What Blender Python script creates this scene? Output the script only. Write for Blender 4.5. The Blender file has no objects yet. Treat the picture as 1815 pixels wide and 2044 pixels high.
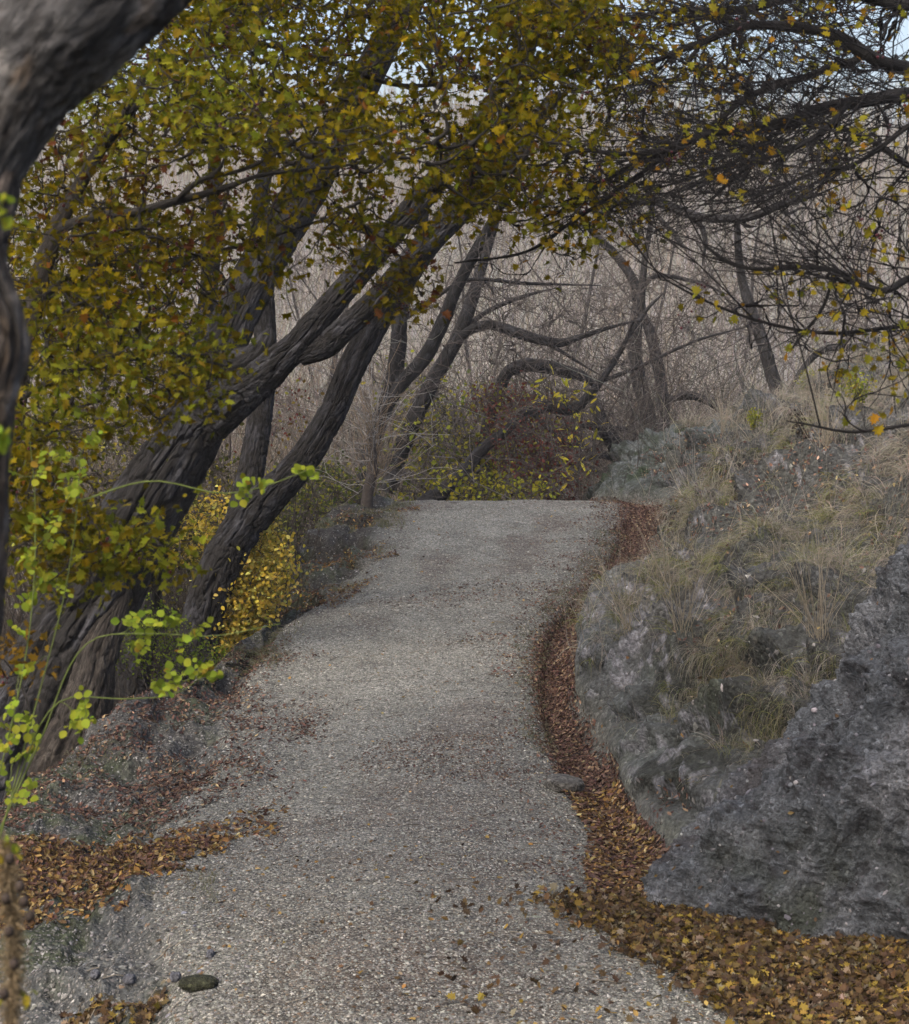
import bpy, math
import numpy as np

# ------------------------------------------------------------------ camera, sky, sun, exposure
S = bpy.context.scene
F = 4093.0                      # focal length in units of a 1815 px wide picture
HOR = 760.0
FOCUS = 14.0
cam_d = bpy.data.cameras.new('camera')
cam = bpy.data.objects.new('camera', cam_d)
S.collection.objects.link(cam)
cam.location = (0, 0, 0)
cam.rotation_euler = (math.radians(90), 0, 0)
cam_d.sensor_fit = 'HORIZONTAL'
cam_d.sensor_width = 36.0
cam_d.lens = 36.0 * F / 1815.0
cam_d.shift_y = -262.0 / 1815.0
cam_d.clip_start = 0.05
cam_d.clip_end = 2000
cam_d.dof.use_dof = True
cam_d.dof.focus_distance = FOCUS
cam_d.dof.aperture_fstop = 10.0
S.camera = cam

SUN_EL, SUN_AZ = 48.0, 215.0     # azimuth clockwise from +Y
world = bpy.data.worlds.new("World"); S.world = world; world.use_nodes = True
wt = world.node_tree; wt.nodes.clear()
wo = wt.nodes.new('ShaderNodeOutputWorld'); bg = wt.nodes.new('ShaderNodeBackground')
sky = wt.nodes.new('ShaderNodeTexSky'); sky.sky_type = 'NISHITA'; sky.sun_disc = False
sky.sun_elevation = math.radians(SUN_EL); sky.sun_rotation = math.radians(SUN_AZ)
sky.air_density = 1.0; sky.dust_density = 8.0; sky.ozone_density = 0.3
bg.inputs['Strength'].default_value = 0.15
wt.links.new(sky.outputs[0], bg.inputs[0]); wt.links.new(bg.outputs[0], wo.inputs[0])
sun_d = bpy.data.lights.new('sun', 'SUN'); sun_d.energy = 0.5; sun_d.angle = math.radians(32)
sun_d.color = (1.0, 0.98, 0.95)
sun = bpy.data.objects.new('sun', sun_d); S.collection.objects.link(sun)
sun.rotation_euler = (math.radians(90 - SUN_EL), 0, math.radians(180 - SUN_AZ))
S.view_settings.view_transform = 'Standard'; S.view_settings.look = 'None'
S.view_settings.exposure = 1.5; S.view_settings.gamma = 1.0
S.cycles.max_bounces = 6; S.cycles.transparent_max_bounces = 4
S.cycles.diffuse_bounces = 3

rng = np.random.default_rng(11)
ALB = 0.62      # darkens every surface colour so a raised exposure brightens the sky

# ------------------------------------------------------------------ numeric helpers
def W(u, v, Y):
    return np.array([(u - 907.5) / F * Y, Y, (HOR - v) / F * Y])

def hash3(ix, iy, iz, seed):
    h = (ix.astype(np.int64) * 374761393 + iy.astype(np.int64) * 668265263 + iz.astype(np.int64) * 2147483647 + seed * 974634777) & 0xFFFFFFFF
    h = ((h ^ (h >> 13)) * 1274126177) & 0xFFFFFFFF
    h = (h ^ (h >> 16)) & 0xFFFFFFFF
    h = (h * 2246822519) & 0xFFFFFFFF
    return ((h ^ (h >> 15)) & 0xFFFFFFFF) / 4294967295.0

def vnoise(p, seed=0):
    p = np.asarray(p, float); i = np.floor(p).astype(np.int64); f = p - i
    w = f * f * f * (f * (f * 6 - 15) + 10)
    out = 0
    for dx in (0, 1):
        for dy in (0, 1):
            for dz in (0, 1):
                wt_ = (w[..., 0] if dx else 1 - w[..., 0]) * (w[..., 1] if dy else 1 - w[..., 1]) * (w[..., 2] if dz else 1 - w[..., 2])
                out = out + wt_ * hash3(i[..., 0] + dx, i[..., 1] + dy, i[..., 2] + dz, seed)
    return out * 2 - 1

def fbm(p, oct=4, seed=0, gain=0.5):
    a, s, t = 1.0, 0, 0
    p = np.asarray(p, float)
    for o in range(oct):
        s = s + a * vnoise(p, seed + o * 17); t += a
        a *= gain; p = p * 2.03 + 11.3
    return s / t

def ridged(p, oct=4, seed=0, gain=0.55):
    a, s, t = 1.0, 0, 0
    p = np.asarray(p, float)
    for o in range(oct):
        s = s + a * (1 - 2 * np.abs(vnoise(p, seed + o * 17))); t += a
        a *= gain; p = p * 2.07 + 7.7
    return s / t

def sstep(a, b, x):
    t = np.clip((x - a) / (b - a), 0, 1); return t * t * (3 - 2 * t)

def hermite(xk, Yk, x):
    """cubic through knots xk with values Yk[k,...] at x[n] -> [n,...]"""
    xk = np.asarray(xk, float); Yk = np.asarray(Yk, float); x = np.asarray(x, float)
    d = np.diff(Yk, axis=0) / np.diff(xk).reshape((-1,) + (1,) * (Yk.ndim - 1))
    m = np.empty_like(Yk); m[0] = d[0]; m[-1] = d[-1]; m[1:-1] = (d[1:] + d[:-1]) / 2
    k = np.clip(np.searchsorted(xk, x, side='right') - 1, 0, len(xk) - 2)
    h = (xk[k + 1] - xk[k]); t = (x - xk[k]) / h
    sh = (-1,) + (1,) * (Yk.ndim - 1); t = t.reshape(sh); h = h.reshape(sh)
    return ((2*t**3 - 3*t**2 + 1) * Yk[k] + (t**3 - 2*t**2 + t) * h * m[k] + (-2*t**3 + 3*t**2) * Yk[k+1] + (t**3 - t**2) * h * m[k+1])

def norm(v):
    return v / np.maximum(np.linalg.norm(v, axis=-1, keepdims=True), 1e-9)

# ------------------------------------------------------------------ object helpers
def prop(o, label=None, cat=None, group=None, kind=None):
    if label: o['label'] = label
    if cat: o['category'] = cat
    if group: o['group'] = group
    if kind: o['kind'] = kind
    return o

def mesh_obj(name, V, Fc, mat, parent=None, col=None, bk=None, smooth=True):
    V = np.ascontiguousarray(V, dtype=np.float32).reshape(-1, 3); Fc = np.ascontiguousarray(Fc, dtype=np.int32)
    me = bpy.data.meshes.new(name)
    n, k = Fc.shape
    me.vertices.add(len(V)); me.vertices.foreach_set('co', V.ravel())
    me.loops.add(n * k); me.loops.foreach_set('vertex_index', Fc.ravel())
    me.polygons.add(n)
    me.polygons.foreach_set('loop_start', np.arange(0, n * k, k, dtype=np.int32))
    try: me.polygons.foreach_set('loop_total', np.full(n, k, dtype=np.int32))
    except Exception: pass
    me.polygons.foreach_set('use_smooth', np.full(n, smooth, dtype=bool))
    if col is not None:
        a = me.color_attributes.new('col', 'FLOAT_COLOR', 'POINT')
        c = np.ones((len(V), 4), np.float32); c[:, :3] = np.clip(np.asarray(col) * ALB, 0.002, 0.8)
        a.data.foreach_set('color', c.ravel())
    if bk is not None:
        a = me.attributes.new('bk', 'FLOAT_VECTOR', 'POINT')
        a.data.foreach_set('vector', np.ascontiguousarray(bk, dtype=np.float32).ravel())
    me.update(calc_edges=True)
    me.materials.append(mat)
    o = bpy.data.objects.new(name, me); S.collection.objects.link(o)
    if parent is not None:
        o.parent = parent
        o.matrix_parent_inverse = parent.matrix_basis.inverted()
    return o

def empty(name, loc, label, cat, group=None):
    o = bpy.data.objects.new(name, None); S.collection.objects.link(o)
    o.location = tuple(float(a) for a in loc); o.empty_display_size = 0.1
    return prop(o, label, cat, group)

def inst(TV, TF, pos, R, sc, col):
    """n transformed copies of a small template merged in one vertex list"""
    n = len(pos); k = len(TV)
    sc = np.asarray(sc, float)
    if sc.ndim == 1: sc = sc[:, None] * np.ones(3)
    V = np.einsum('nij,nkj->nki', R, TV[None] * sc[:, None, :]) + pos[:, None, :]
    Fc = (TF[None] + (np.arange(n) * k)[:, None, None]).reshape(-1, TF.shape[1])
    C = np.repeat(col, k, axis=0)
    return V.reshape(-1, 3), Fc, C

def rot_from(nrm, ang):
    """rotation whose z is nrm and whose x is spun by ang"""
    z = norm(nrm); ref = np.where(np.abs(z[:, 2:3]) > 0.9, np.array([[1., 0, 0]]), np.array([[0., 0, 1]]))
    x = norm(np.cross(ref, z)); y = np.cross(z, x)
    c, s = np.cos(ang)[:, None], np.sin(ang)[:, None]
    X = x * c + y * s; Y = -x * s + y * c
    return np.stack([X, Y, z], axis=2)

def cat_mesh(parts):
    Vs, Fs, Cs, off = [], [], [], 0
    for V, Fc, C in parts:
        Vs.append(V); Fs.append(Fc + off); Cs.append(C); off += len(V)
    return np.concatenate(Vs), np.concatenate(Fs), np.concatenate(Cs)

def tubes(chains, sides=4, col=None, jitter=0.0):
    """chains: list of (P[m,3], r[m], color[3])"""
    groups = {}
    for c in chains: groups.setdefault(len(c[1]), []).append(c)
    parts = []
    for m, cs in groups.items():
        P = np.stack([c[0] for c in cs]); r = np.stack([c[1] for c in cs]); C = np.stack([c[2] for c in cs])
        n = len(cs)
        T = np.empty_like(P); T[:, 1:-1] = P[:, 2:] - P[:, :-2]; T[:, 0] = P[:, 1] - P[:, 0]; T[:, -1] = P[:, -1] - P[:, -2]
        T = norm(T)
        mean = norm(P[:, -1] - P[:, 0] + 1e-6)
        ref = np.where(np.abs(mean[:, 2:3]) > 0.7, np.array([[1., 0.1, 0]]), np.array([[0.1, 0, 1.]]))[:, None, :]
        A = norm(np.cross(T, ref + 0 * T)); B = np.cross(T, A)
        th = np.arange(sides) * 2 * math.pi / sides
        ring = A[:, :, None, :] * np.cos(th)[None, None, :, None] + B[:, :, None, :] * np.sin(th)[None, None, :, None]
        rr = r[:, :, None, None] * (1 + jitter * (rng.random((n, m, sides, 1)) - 0.5))
        V = P[:, :, None, :] + ring * rr
        idx = np.arange(n * m * sides).reshape(n, m, sides)
        a = idx[:, :-1, :]; b = idx[:, 1:, :]
        Fc = np.stack([a, np.roll(a, -1, 2), np.roll(b, -1, 2), b], axis=-1).reshape(-1, 4)
        parts.append((V.reshape(-1, 3), Fc, np.repeat(C, m * sides, axis=0)))
    return cat_mesh(parts)

# ------------------------------------------------------------------ materials
def new_mat(name):
    m = bpy.data.materials.new(name); m.use_nodes = True
    nt = m.node_tree; nt.nodes.clear()
    out = nt.nodes.new('ShaderNodeOutputMaterial')
    return m, nt, out

def N(nt, t, **kw):
    n = nt.nodes.new(t)
    for k, v in kw.items():
        if k in n.inputs: n.inputs[k].default_value = v
        else: setattr(n, k, v)
    return n

def mixc(nt, mode, fac, a, b):
    n = nt.nodes.new('ShaderNodeMix'); n.data_type = 'RGBA'; n.blend_type = mode
    for s, v in ((0, fac), (6, a), (7, b)):
        if hasattr(v, 'is_linked'): nt.links.new(v, n.inputs[s])
        else: n.inputs[s].default_value = v
    return n.outputs[2]

def ramp(nt, inp, stops):
    r = nt.nodes.new('ShaderNodeValToRGB'); nt.links.new(inp, r.inputs[0])
    e = r.color_ramp.elements
    while len(e) < len(stops): e.new(0.5)
    for i, (p, c) in enumerate(stops):
        e[i].position = p; e[i].color = (c, c, c, 1) if not hasattr(c, '__len__') else (*c, 1)
    return r.outputs[0]

def ground_mat(name, vb=0.8, lo=0.62, speckle=90, contrast=0.55, bump=0.6, bdist=0.02, stretch=(1, 1, 1), rough=0.9, big=6.0):
    m, nt, out = new_mat(name); L = nt.links.new
    at = N(nt, 'ShaderNodeAttribute', attribute_name='col')
    geo = N(nt, 'ShaderNodeNewGeometry')
    mp = N(nt, 'ShaderNodeMapping'); mp.inputs['Scale'].default_value = stretch; L(geo.outputs['Position'], mp.inputs['Vector'])
    n1 = N(nt, 'ShaderNodeTexNoise', Scale=speckle, Detail=3.0, Roughness=0.7); L(mp.outputs[0], n1.inputs['Vector'])
    v1 = N(nt, 'ShaderNodeTexVoronoi', Scale=speckle * 0.75); L(mp.outputs[0], v1.inputs['Vector'])
    n2 = N(nt, 'ShaderNodeTexNoise', Scale=big, Detail=6.0, Roughness=0.7); L(mp.outputs[0], n2.inputs['Vector'])
    f1 = ramp(nt, n1.outputs['Fac'], [(0.3, 1 - contrast), (0.7, 1 + contrast * 0.9)])
    c = mixc(nt, 'MULTIPLY', 1.0, at.outputs['Color'], f1)
    sv = N(nt, 'ShaderNodeSeparateColor'); L(v1.outputs['Color'], sv.inputs[0])
    f2 = ramp(nt, sv.outputs[0], [(0.0, lo), (0.75, 1.0), (0.93, 1.12), (1.0, 1.7)])
    c = mixc(nt, 'MULTIPLY', 1.0, c, f2)
    f3 = ramp(nt, n2.outputs['Fac'], [(0.3, 0.72), (0.7, 1.25)])
    c = mixc(nt, 'MULTIPLY', 1.0, c, f3)
    b = N(nt, 'ShaderNodeBsdfPrincipled', Roughness=rough); b.inputs['Specular IOR Level'].default_value = 0.2
    L(c, b.inputs['Base Color'])
    ad = N(nt, 'ShaderNodeMath', operation='ADD'); L(n1.outputs['Fac'], ad.inputs[0])
    mu = N(nt, 'ShaderNodeMath', operation='MULTIPLY'); L(v1.outputs['Distance'], mu.inputs[0]); mu.inputs[1].default_value = -vb
    L(mu.outputs[0], ad.inputs[1])
    ad2 = N(nt, 'ShaderNodeMath', operation='ADD'); L(ad.outputs[0], ad2.inputs[0]); 
    mu2 = N(nt, 'ShaderNodeMath', operation='MULTIPLY'); L(n2.outputs['Fac'], mu2.inputs[0]); mu2.inputs[1].default_value = 2.0
    L(mu2.outputs[0], ad2.inputs[1])
    bp = N(nt, 'ShaderNodeBump', Strength=bump, Distance=bdist); L(ad2.outputs[0], bp.inputs['Height'])
    L(bp.outputs[0], b.inputs['Normal']); L(b.outputs[0], out.inputs[0])
    return m

def bark_mat(name, sc=9.0, bump=1.0, bdist=0.03, tint=(1, 1, 1)):
    m, nt, out = new_mat(name); L = nt.links.new
    at = N(nt, 'ShaderNodeAttribute', attribute_name='col')
    bk = N(nt, 'ShaderNodeAttribute', attribute_name='bk')
    mp = N(nt, 'ShaderNodeMapping'); mp.inputs['Scale'].default_value = (1, 1, 0.22); L(bk.outputs['Vector'], mp.inputs['Vector'])
    n1 = N(nt, 'ShaderNodeTexNoise', Scale=sc * 4, Detail=6.0, Roughness=0.75, Distortion=0.6); L(mp.outputs[0], n1.inputs['Vector'])
    n2 = N(nt, 'ShaderNodeTexNoise', Scale=sc * 14, Detail=3.0, Roughness=0.7); L(mp.outputs[0], n2.inputs['Vector'])
    c = mixc(nt, 'MULTIPLY', 1.0, at.outputs['Color'], ramp(nt, n1.outputs['Fac'], [(0.34, 0.22), (0.5, 0.85), (0.68, 1.9)]))
    c = mixc(nt, 'MULTIPLY', 1.0, c, ramp(nt, n2.outputs['Fac'], [(0.3, 0.55), (0.7, 1.5)]))
    b = N(nt, 'ShaderNodeBsdfPrincipled', Roughness=0.88); b.inputs['Specular IOR Level'].default_value = 0.25
    L(c, b.inputs['Base Color'])
    ad = N(nt, 'ShaderNodeMath', operation='ADD'); L(n1.outputs['Fac'], ad.inputs[0])
    mu = N(nt, 'ShaderNodeMath', operation='MULTIPLY'); L(n2.outputs['Fac'], mu.inputs[0]); mu.inputs[1].default_value = 0.4; L(mu.outputs[0], ad.inputs[1])
    bp = N(nt, 'ShaderNodeBump', Strength=bump, Distance=bdist); L(ad.outputs[0], bp.inputs['Height'])
    L(bp.outputs[0], b.inputs['Normal']); L(b.outputs[0], out.inputs[0])
    return m

def plain_mat(name, rough=0.85, spec=0.2, transl=0.0, noise=0.0, nscale=60):
    m, nt, out = new_mat(name); L = nt.links.new
    at = N(nt, 'ShaderNodeAttribute', attribute_name='col'); c = at.outputs['Color']
    if noise:
        geo = N(nt, 'ShaderNodeNewGeometry')
        n1 = N(nt, 'ShaderNodeTexNoise', Scale=nscale, Detail=3.0); L(geo.outputs['Position'], n1.inputs['Vector'])
        c = mixc(nt, 'MULTIPLY', 1.0, c, ramp(nt, n1.outputs['Fac'], [(0.3, 1 - noise), (0.7, 1 + noise)]))
    b = N(nt, 'ShaderNodeBsdfPrincipled', Roughness=rough); b.inputs['Specular IOR Level'].default_value = spec
    L(c, b.inputs['Base Color'])
    if transl:
        t = N(nt, 'ShaderNodeBsdfTranslucent'); L(c, t.inputs['Color'])
        mx = N(nt, 'ShaderNodeMixShader', Fac=transl); L(b.outputs[0], mx.inputs[1]); L(t.outputs[0], mx.inputs[2]); L(mx.outputs[0], out.inputs[0])
    else: L(b.outputs[0], out.inputs[0])
    return m

M_path = ground_mat('gravel_path', lo=0.4, speckle=80, contrast=0.75, bump=0.75, bdist=0.02, big=2.0)
M_soil = ground_mat('eroded_soil', speckle=45, contrast=0.5, bump=0.8, bdist=0.03, big=7.0)
M_rock = ground_mat('grey_rock', vb=0.15, speckle=75, contrast=0.5, bump=1.0, bdist=0.035, big=13.0)
M_far = ground_mat('far_ground', speckle=3, contrast=0.3, bump=0.3, bdist=0.1, big=0.4)
M_bark = bark_mat('willow_bark')
M_twig = plain_mat('twig_bark', noise=0.3, nscale=40)
M_leaf = plain_mat('leaf', rough=0.7, spec=0.05, transl=0.45)
M_dead = plain_mat('dead_leaf', rough=0.75, spec=0.1, transl=0.15)
M_grass = plain_mat('dry_grass', rough=0.7, transl=0.25)
M_stone = plain_mat('stone', rough=0.85, noise=0.35, nscale=45)
M_berry = plain_mat('berry', rough=0.35)

# ------------------------------------------------------------------ terrain, lofted from cross sections at distance Y
# columns: LL, L0, L1, L2, L3, P0, P1, P2, G, B0, B1, B2, B3, B4, B5
SEC = {
 5:   [(-3600,3200),(-3000,3100),(-1500,2980),(-600,2880),(-100,2830),(200,2810),(900,2800),(1700,2810),(2300,2810),(3000,2780),(3500,2500),(4000,2200),(4500,2000),(5200,1900),(6500,1800)],
 8:   [(-3200,2700),(-1200,2350),(-550,2230),(-40,2130),(230,2070),(430,2045),(900,2030),(1400,2040),(1700,2040),(2300,2010),(2500,1900),(2700,1600),(3000,1350),(3400,1050),(4500,1000)],
 9.6: [(-2900,2600),(-900,2250),(-450,2020),(-50,1880),(200,1825),(400,1800),(830,1785),(1180,1798),(1300,1806),(1480,1812),(1750,1740),(2000,1550),(2300,1350),(2700,1150),(3600,1000)],
 11.5:[(-2600,2350),(-900,2080),(-500,1800),(-100,1680),(180,1662),(400,1665),(830,1640),(1165,1655),(1215,1672),(1270,1655),(1370,1550),(1560,1430),(1850,1250),(2300,1070),(3000,980)],
 13: [(-2200,2200),(-700,2040),(-150,1760),(50,1560),(280,1535),(520,1525),(820,1500),(1072,1505),(1135,1540),(1212,1512),(1262,1400),(1430,1310),(1700,1130),(2100,970),(2700,880)],
 14.5: [(-2000,2050),(-500,1900),(50,1640),(255,1402),(380,1415),(520,1428),(800,1410),(1048,1410),(1090,1446),(1148,1400),(1178,1290),(1350,1215),(1600,1070),(1950,930),(2500,860)],
 16: [(-1800,1950),(-300,1780),(250,1520),(430,1312),(480,1322),(540,1330),(800,1320),(1045,1320),(1090,1352),(1148,1325),(1187,1215),(1355,1140),(1560,1010),(1860,880),(2400,820)],
 17.5: [(-1600,1850),(-200,1650),(350,1420),(505,1255),(545,1250),(600,1246),(820,1240),(1065,1243),(1105,1280),(1178,1258),(1237,1175),(1380,1090),(1560,980),(1840,840),(2300,790)],
 19: [(-1400,1950),(-100,1710),(400,1420),(525,1245),(610,1208),(695,1182),(880,1172),(1125,1178),(1170,1203),(1249,1180),(1335,1110),(1445,1020),(1600,925),(1830,800),(2200,760)],
 20.5: [(-1300,1870),(-50,1650),(430,1355),(580,1168),(680,1135),(765,1115),(950,1110),(1180,1113),(1225,1133),(1293,1116),(1390,1045),(1475,970),(1620,885),(1820,765),(2100,740)],
 22: [(-1200,1790),(0,1590),(480,1290),(615,1100),(715,1078),(790,1060),(980,1055),(1205,1058),(1250,1075),(1320,1060),(1405,1000),(1490,930),(1620,855),(1800,745),(2050,720)],
 24: [(-1100,1720),(0,1540),(520,1260),(650,1060),(750,1018),(815,1004),(1000,1002),(1222,1004),(1270,1014),(1330,1014),(1378,960),(1460,895),(1600,825),(1740,745),(2000,700)],
 26: [(-1000,1670),(0,1510),(540,1265),(660,1085),(750,1035),(800,1015),(980,1012),(1130,1012),(1170,1014),(1192,1003),(1232,950),(1285,880),(1430,818),(1640,765),(1950,690)],
 28: [(-1000,1620),(0,1480),(540,1275),(640,1115),(710,1080),(760,1060),(900,1050),(1060,1045),(1120,1035),(1165,1015),(1215,965),(1270,895),(1400,840),(1650,778),(1950,700)],
 31:  [(-900,1400),(0,1300),(500,1230),(600,1175),(650,1145),(690,1125),(820,1115),(970,1110),(1020,1100),(1070,1085),(1150,1040),(1250,985),(1400,905),(1650,850),(2000,780)],
 37:  [(-900,1300),(0,1240),(400,1220),(500,1200),(560,1190),(600,1180),(720,1175),(850,1170),(900,1165),(950,1160),(1050,1140),(1200,1100),(1400,1060),(1700,1010),(2200,950)],
}
Yk = np.array(sorted(SEC)); K = np.array([[W(u, v, Y) for (u, v) in SEC[y]] for y, Y in zip(sorted(SEC), Yk)])
cnt = [10, 24, 40, 60, 50, 50, 70, 60, 20, 20, 60, 60, 70, 60]
sv = np.concatenate([[i + j / c for j in range(c)] for i, c in enumerate(cnt)] + [[14.0]])
Yv = [5.0]
while Yv[-1] < 36.9: Yv.append(Yv[-1] * 1.0026)
Yv = np.array(Yv); 
G1 = hermite(Yk, K, Yv)                                        # [ny, 15, 3]
G = np.transpose(hermite(np.arange(15), np.transpose(G1, (1, 0, 2)), sv), (1, 0, 2))
def grid_normals(G):
    a = np.gradient(G, axis=0); b = np.gradient(G, axis=1)
    return norm(np.cross(b, a))
Nn = grid_normals(G)
if Nn[len(Yv)//2, 150, 2] < 0: Nn = -Nn
SS = np.broadcast_to(sv[None, :], G.shape[:2]); YY = G[..., 1]
bankw = sstep(9.0, 9.7, SS); leftw = 1 - sstep(4.2, 5.0, SS)
pathw = 1 - np.maximum(bankw, leftw)
# flow-aligned coordinate for rills and striations running down the slope
d = np.zeros(G.shape[:2])
d += pathw * (0.018 * fbm(G * 2.2, 3, 1) + 0.008 * fbm(G * 14, 3, 2))
ril = ridged(np.stack([YY * 1.6 + 0.6*G[..., 0], G[..., 2] * 0.9, G[..., 0] * 0.3], -1), 4, 5)
bankr = 0.25 * bankw + 0.75 * sstep(9.2, 11.2, SS)
d += bankw * (1-bankr) * 0.03 * ridged(G * 4, 3, 35)
d += bankr * (0.22 * ridged(G * np.array([1.1, 1.7, 1.9]) + 2, 4, 31) + 0.09 * ridged(np.stack([YY * 4.2 + G[..., 0], G[..., 2] * 1.1, G[..., 0] * .6], -1), 3, 32) - 0.24 + 0.26 * fbm(G * 0.9 + 3, 3, 3) + 0.30 * ril - 0.04 + 0.10 * fbm(G * 4.0, 4, 4) + 0.03 * fbm(G * 24, 3, 9))
terr = np.sin(G[..., 2] * 7 + 4 * fbm(G * 0.8, 2, 30))
led = G[..., 2] * 2.1 + 0.35 * G[..., 1] + 1.6 * fbm(G * 0.55, 3, 30); led = led - np.floor(led)
d += bankr * 0.34 * (sstep(0.0, 0.16, led) * (1 - led)) * sstep(-0.35, 0.2, fbm(G * 0.7 + 5, 3, 33))
d += bankr * 0.05 * terr - 0.15 * bankr * sstep(20.5, 23, YY) * sstep(9.8, 10.8, SS)
l2 = G[..., 2] * 2.6 + 0.25 * G[..., 1] + 1.5 * fbm(G * 0.9, 3, 34); l2 = l2 - np.floor(l2)
farl = sstep(17.5, 19.5, YY)
d += leftw * (-0.13 + 0.10 * fbm(G * 1.3, 3, 6) + 0.10 * ridged(G * np.array([3.0, 1.6, 2.4]), 4, 7) + 0.05 * fbm(G * 7, 3, 8) + (0.05 + 0.16 * farl) * sstep(0.0, 0.14, l2) * (1 - l2))
G = G + Nn * d[..., None]
Nn = grid_normals(G)
if Nn[len(Yv)//2, 150, 2] < 0: Nn = -Nn
nz = Nn[..., 2]
f1 = fbm(G * 0.8, 4, 21); f2 = fbm(G * 2.7, 4, 22); f3 = fbm(G * 9, 3, 23)
def blend(c, target, w): return c * (1 - w[..., None]) + np.array(target) * w[..., None]
col = np.ones(G.shape) * np.array([0.29, 0.292, 0.262])
col = blend(col, (0.19, 0.17, 0.15), 0.8 * sstep(0.0, 0.5, f1) * pathw)
col = blend(col, (0.35, 0.355, 0.325), 0.6 * sstep(0.1, 0.4, f2) * pathw)
col = blend(col, (0.15, 0.12, 0.10), 0.6 * pathw * sstep(0.0, 0.3, fbm(G * np.array([1.1, 0.5, 1]) + 40, 3, 24)))
edge = np.maximum(sstep(6.45, 7.2, SS), 1 - sstep(4.8, 5.5, SS)) 
col = blend(col, (0.135, 0.14, 0.125), 0.7 * edge)
side = np.maximum(bankw, leftw)
soil = np.ones(G.shape) * np.array([0.105, 0.113, 0.117])
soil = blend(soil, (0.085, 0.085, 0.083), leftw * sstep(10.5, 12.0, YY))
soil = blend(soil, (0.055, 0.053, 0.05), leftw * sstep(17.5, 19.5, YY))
soil = blend(soil, (0.045, 0.05, 0.045), bankw * sstep(-0.1, 0.3, fbm(G * 0.7 + 5, 3, 33)))
soil = blend(soil, (0.068, 0.082, 0.052), sstep(-0.05, 0.35, f2))                 # moss
soil = blend(soil, (0.15, 0.137, 0.112), 0.8 * sstep(0.0, 0.4, f1) * sstep(10.2, 11.0, SS))             # dry straw mat
soil = blend(soil, (0.135, 0.148, 0.165), 0.6 * bankw * (1 - sstep(10.2, 10.9, SS)) * sstep(-0.2, 0.2, f2))
soil = blend(soil, (0.07, 0.074, 0.076), 0.85 * bankw * sstep(10.3, 11.2, SS + 0.8 * f1))
soil = blend(soil, (0.25, 0.255, 0.29), 0.85 * sstep(0.22, 0.4, f3 + 0.5 * f1) * sstep(0.9, 0.5, nz) * bankw)   # bare pale stone
far_out = sstep(24.2, 25.5, YY) * (SS > 8.5) * (1 - sstep(11.6, 12.3, SS))
soil = blend(soil, (0.055, 0.068, 0.058), 0.92 * far_out)
soil = blend(soil, (0.13, 0.15, 0.155), 0.8 * far_out * sstep(0.1, 0.3, f3) )
soil = blend(soil, (0.03, 0.05, 0.022), 0.85 * far_out * sstep(0.05, 0.3, fbm(G * np.array([5, 5, 1.5]), 3, 26)))
soil = blend(soil, (0.16, 0.18, 0.19), 0.8 * far_out * sstep(0.1, 0.3, fbm(G * np.array([9, 9, 3.0]) + 8, 3, 27)))
col = blend(col, (0, 0, 0), side) + soil * side[..., None]
col = blend(col, (0.04, 0.035, 0.03), 1 - sstep(1.6, 2.7, SS))  # shade of the hollow painted into the ground colour
gut = np.exp(-((SS - 8.1) / 0.62) ** 2) * (YY > 9.0)
col = blend(col, (0.09, 0.05, 0.035), 0.85 * gut)

def strip(name, j0, j1, mat):
    A = G[:, j0:j1 + 1]; C = col[:, j0:j1 + 1]; ny, nx = A.shape[:2]
    idx = np.arange(ny * nx).reshape(ny, nx)
    Fc = np.stack([idx[:-1, :-1], idx[:-1, 1:], idx[1:, 1:], idx[1:, :-1]], -1).reshape(-1, 4)
    o = mesh_obj(name, A.reshape(-1, 3), Fc, mat, col=C.reshape(-1, 3)); o['kind'] = 'structure'
    return o
def jof(s): return int(np.argmin(np.abs(sv - s)))
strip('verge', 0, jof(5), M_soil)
strip('path', jof(5), jof(9), M_path)
strip('bank', jof(9), len(sv) - 1, M_soil)

def on_ground(s, Y, lift=0.0):
    j = np.clip(np.searchsorted(sv, s) - 1, 0, len(sv) - 2); fj = (s - sv[j]) / (sv[j + 1] - sv[j])
    i = np.clip(np.searchsorted(Yv, Y) - 1, 0, len(Yv) - 2); fi = (Y - Yv[i]) / (Yv[i + 1] - Yv[i])
    def bl(A):
        return (A[i, j] * ((1-fi)*(1-fj))[:, None] + A[i+1, j] * (fi*(1-fj))[:, None] + A[i, j+1] * ((1-fi)*fj)[:, None] + A[i+1, j+1] * (fi*fj)[:, None])
    P = bl(G); n_ = norm(bl(Nn)); return P + n_ * np.reshape(lift, (-1, 1)), n_
# area per unit (s, Y) for even scattering
dA = np.linalg.norm(np.cross(np.diff(G, axis=0)[:, :-1], np.diff(G, axis=1)[:-1]), axis=-1)
def scatter(n, s0, s1, y0, y1, dens=None):
    """n points spread evenly by area over part of the terrain"""
    j0, j1 = jof(s0), jof(s1); i0, i1 = np.searchsorted(Yv, [y0, y1]); i1 = min(i1, dA.shape[0]); j1 = min(j1, dA.shape[1])
    w = dA[i0:i1, j0:j1].copy()
    if dens is not None: w *= dens(SS[i0:i1, j0:j1], YY[i0:i1, j0:j1], G[i0:i1, j0:j1])
    w = w.ravel() / w.sum(); k = rng.choice(len(w), n, p=w)
    i = k // (j1 - j0) + i0; j = k % (j1 - j0) + j0
    Y = Yv[i] + rng.random(n) * (Yv[i + 1] - Yv[i]); s = sv[j] + rng.random(n) * (sv[j + 1] - sv[j])
    return s, Y
def uv_of(P): return P[..., 0] / P[..., 1] * F + 907.5, HOR - P[..., 2] / P[..., 1] * F

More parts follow.
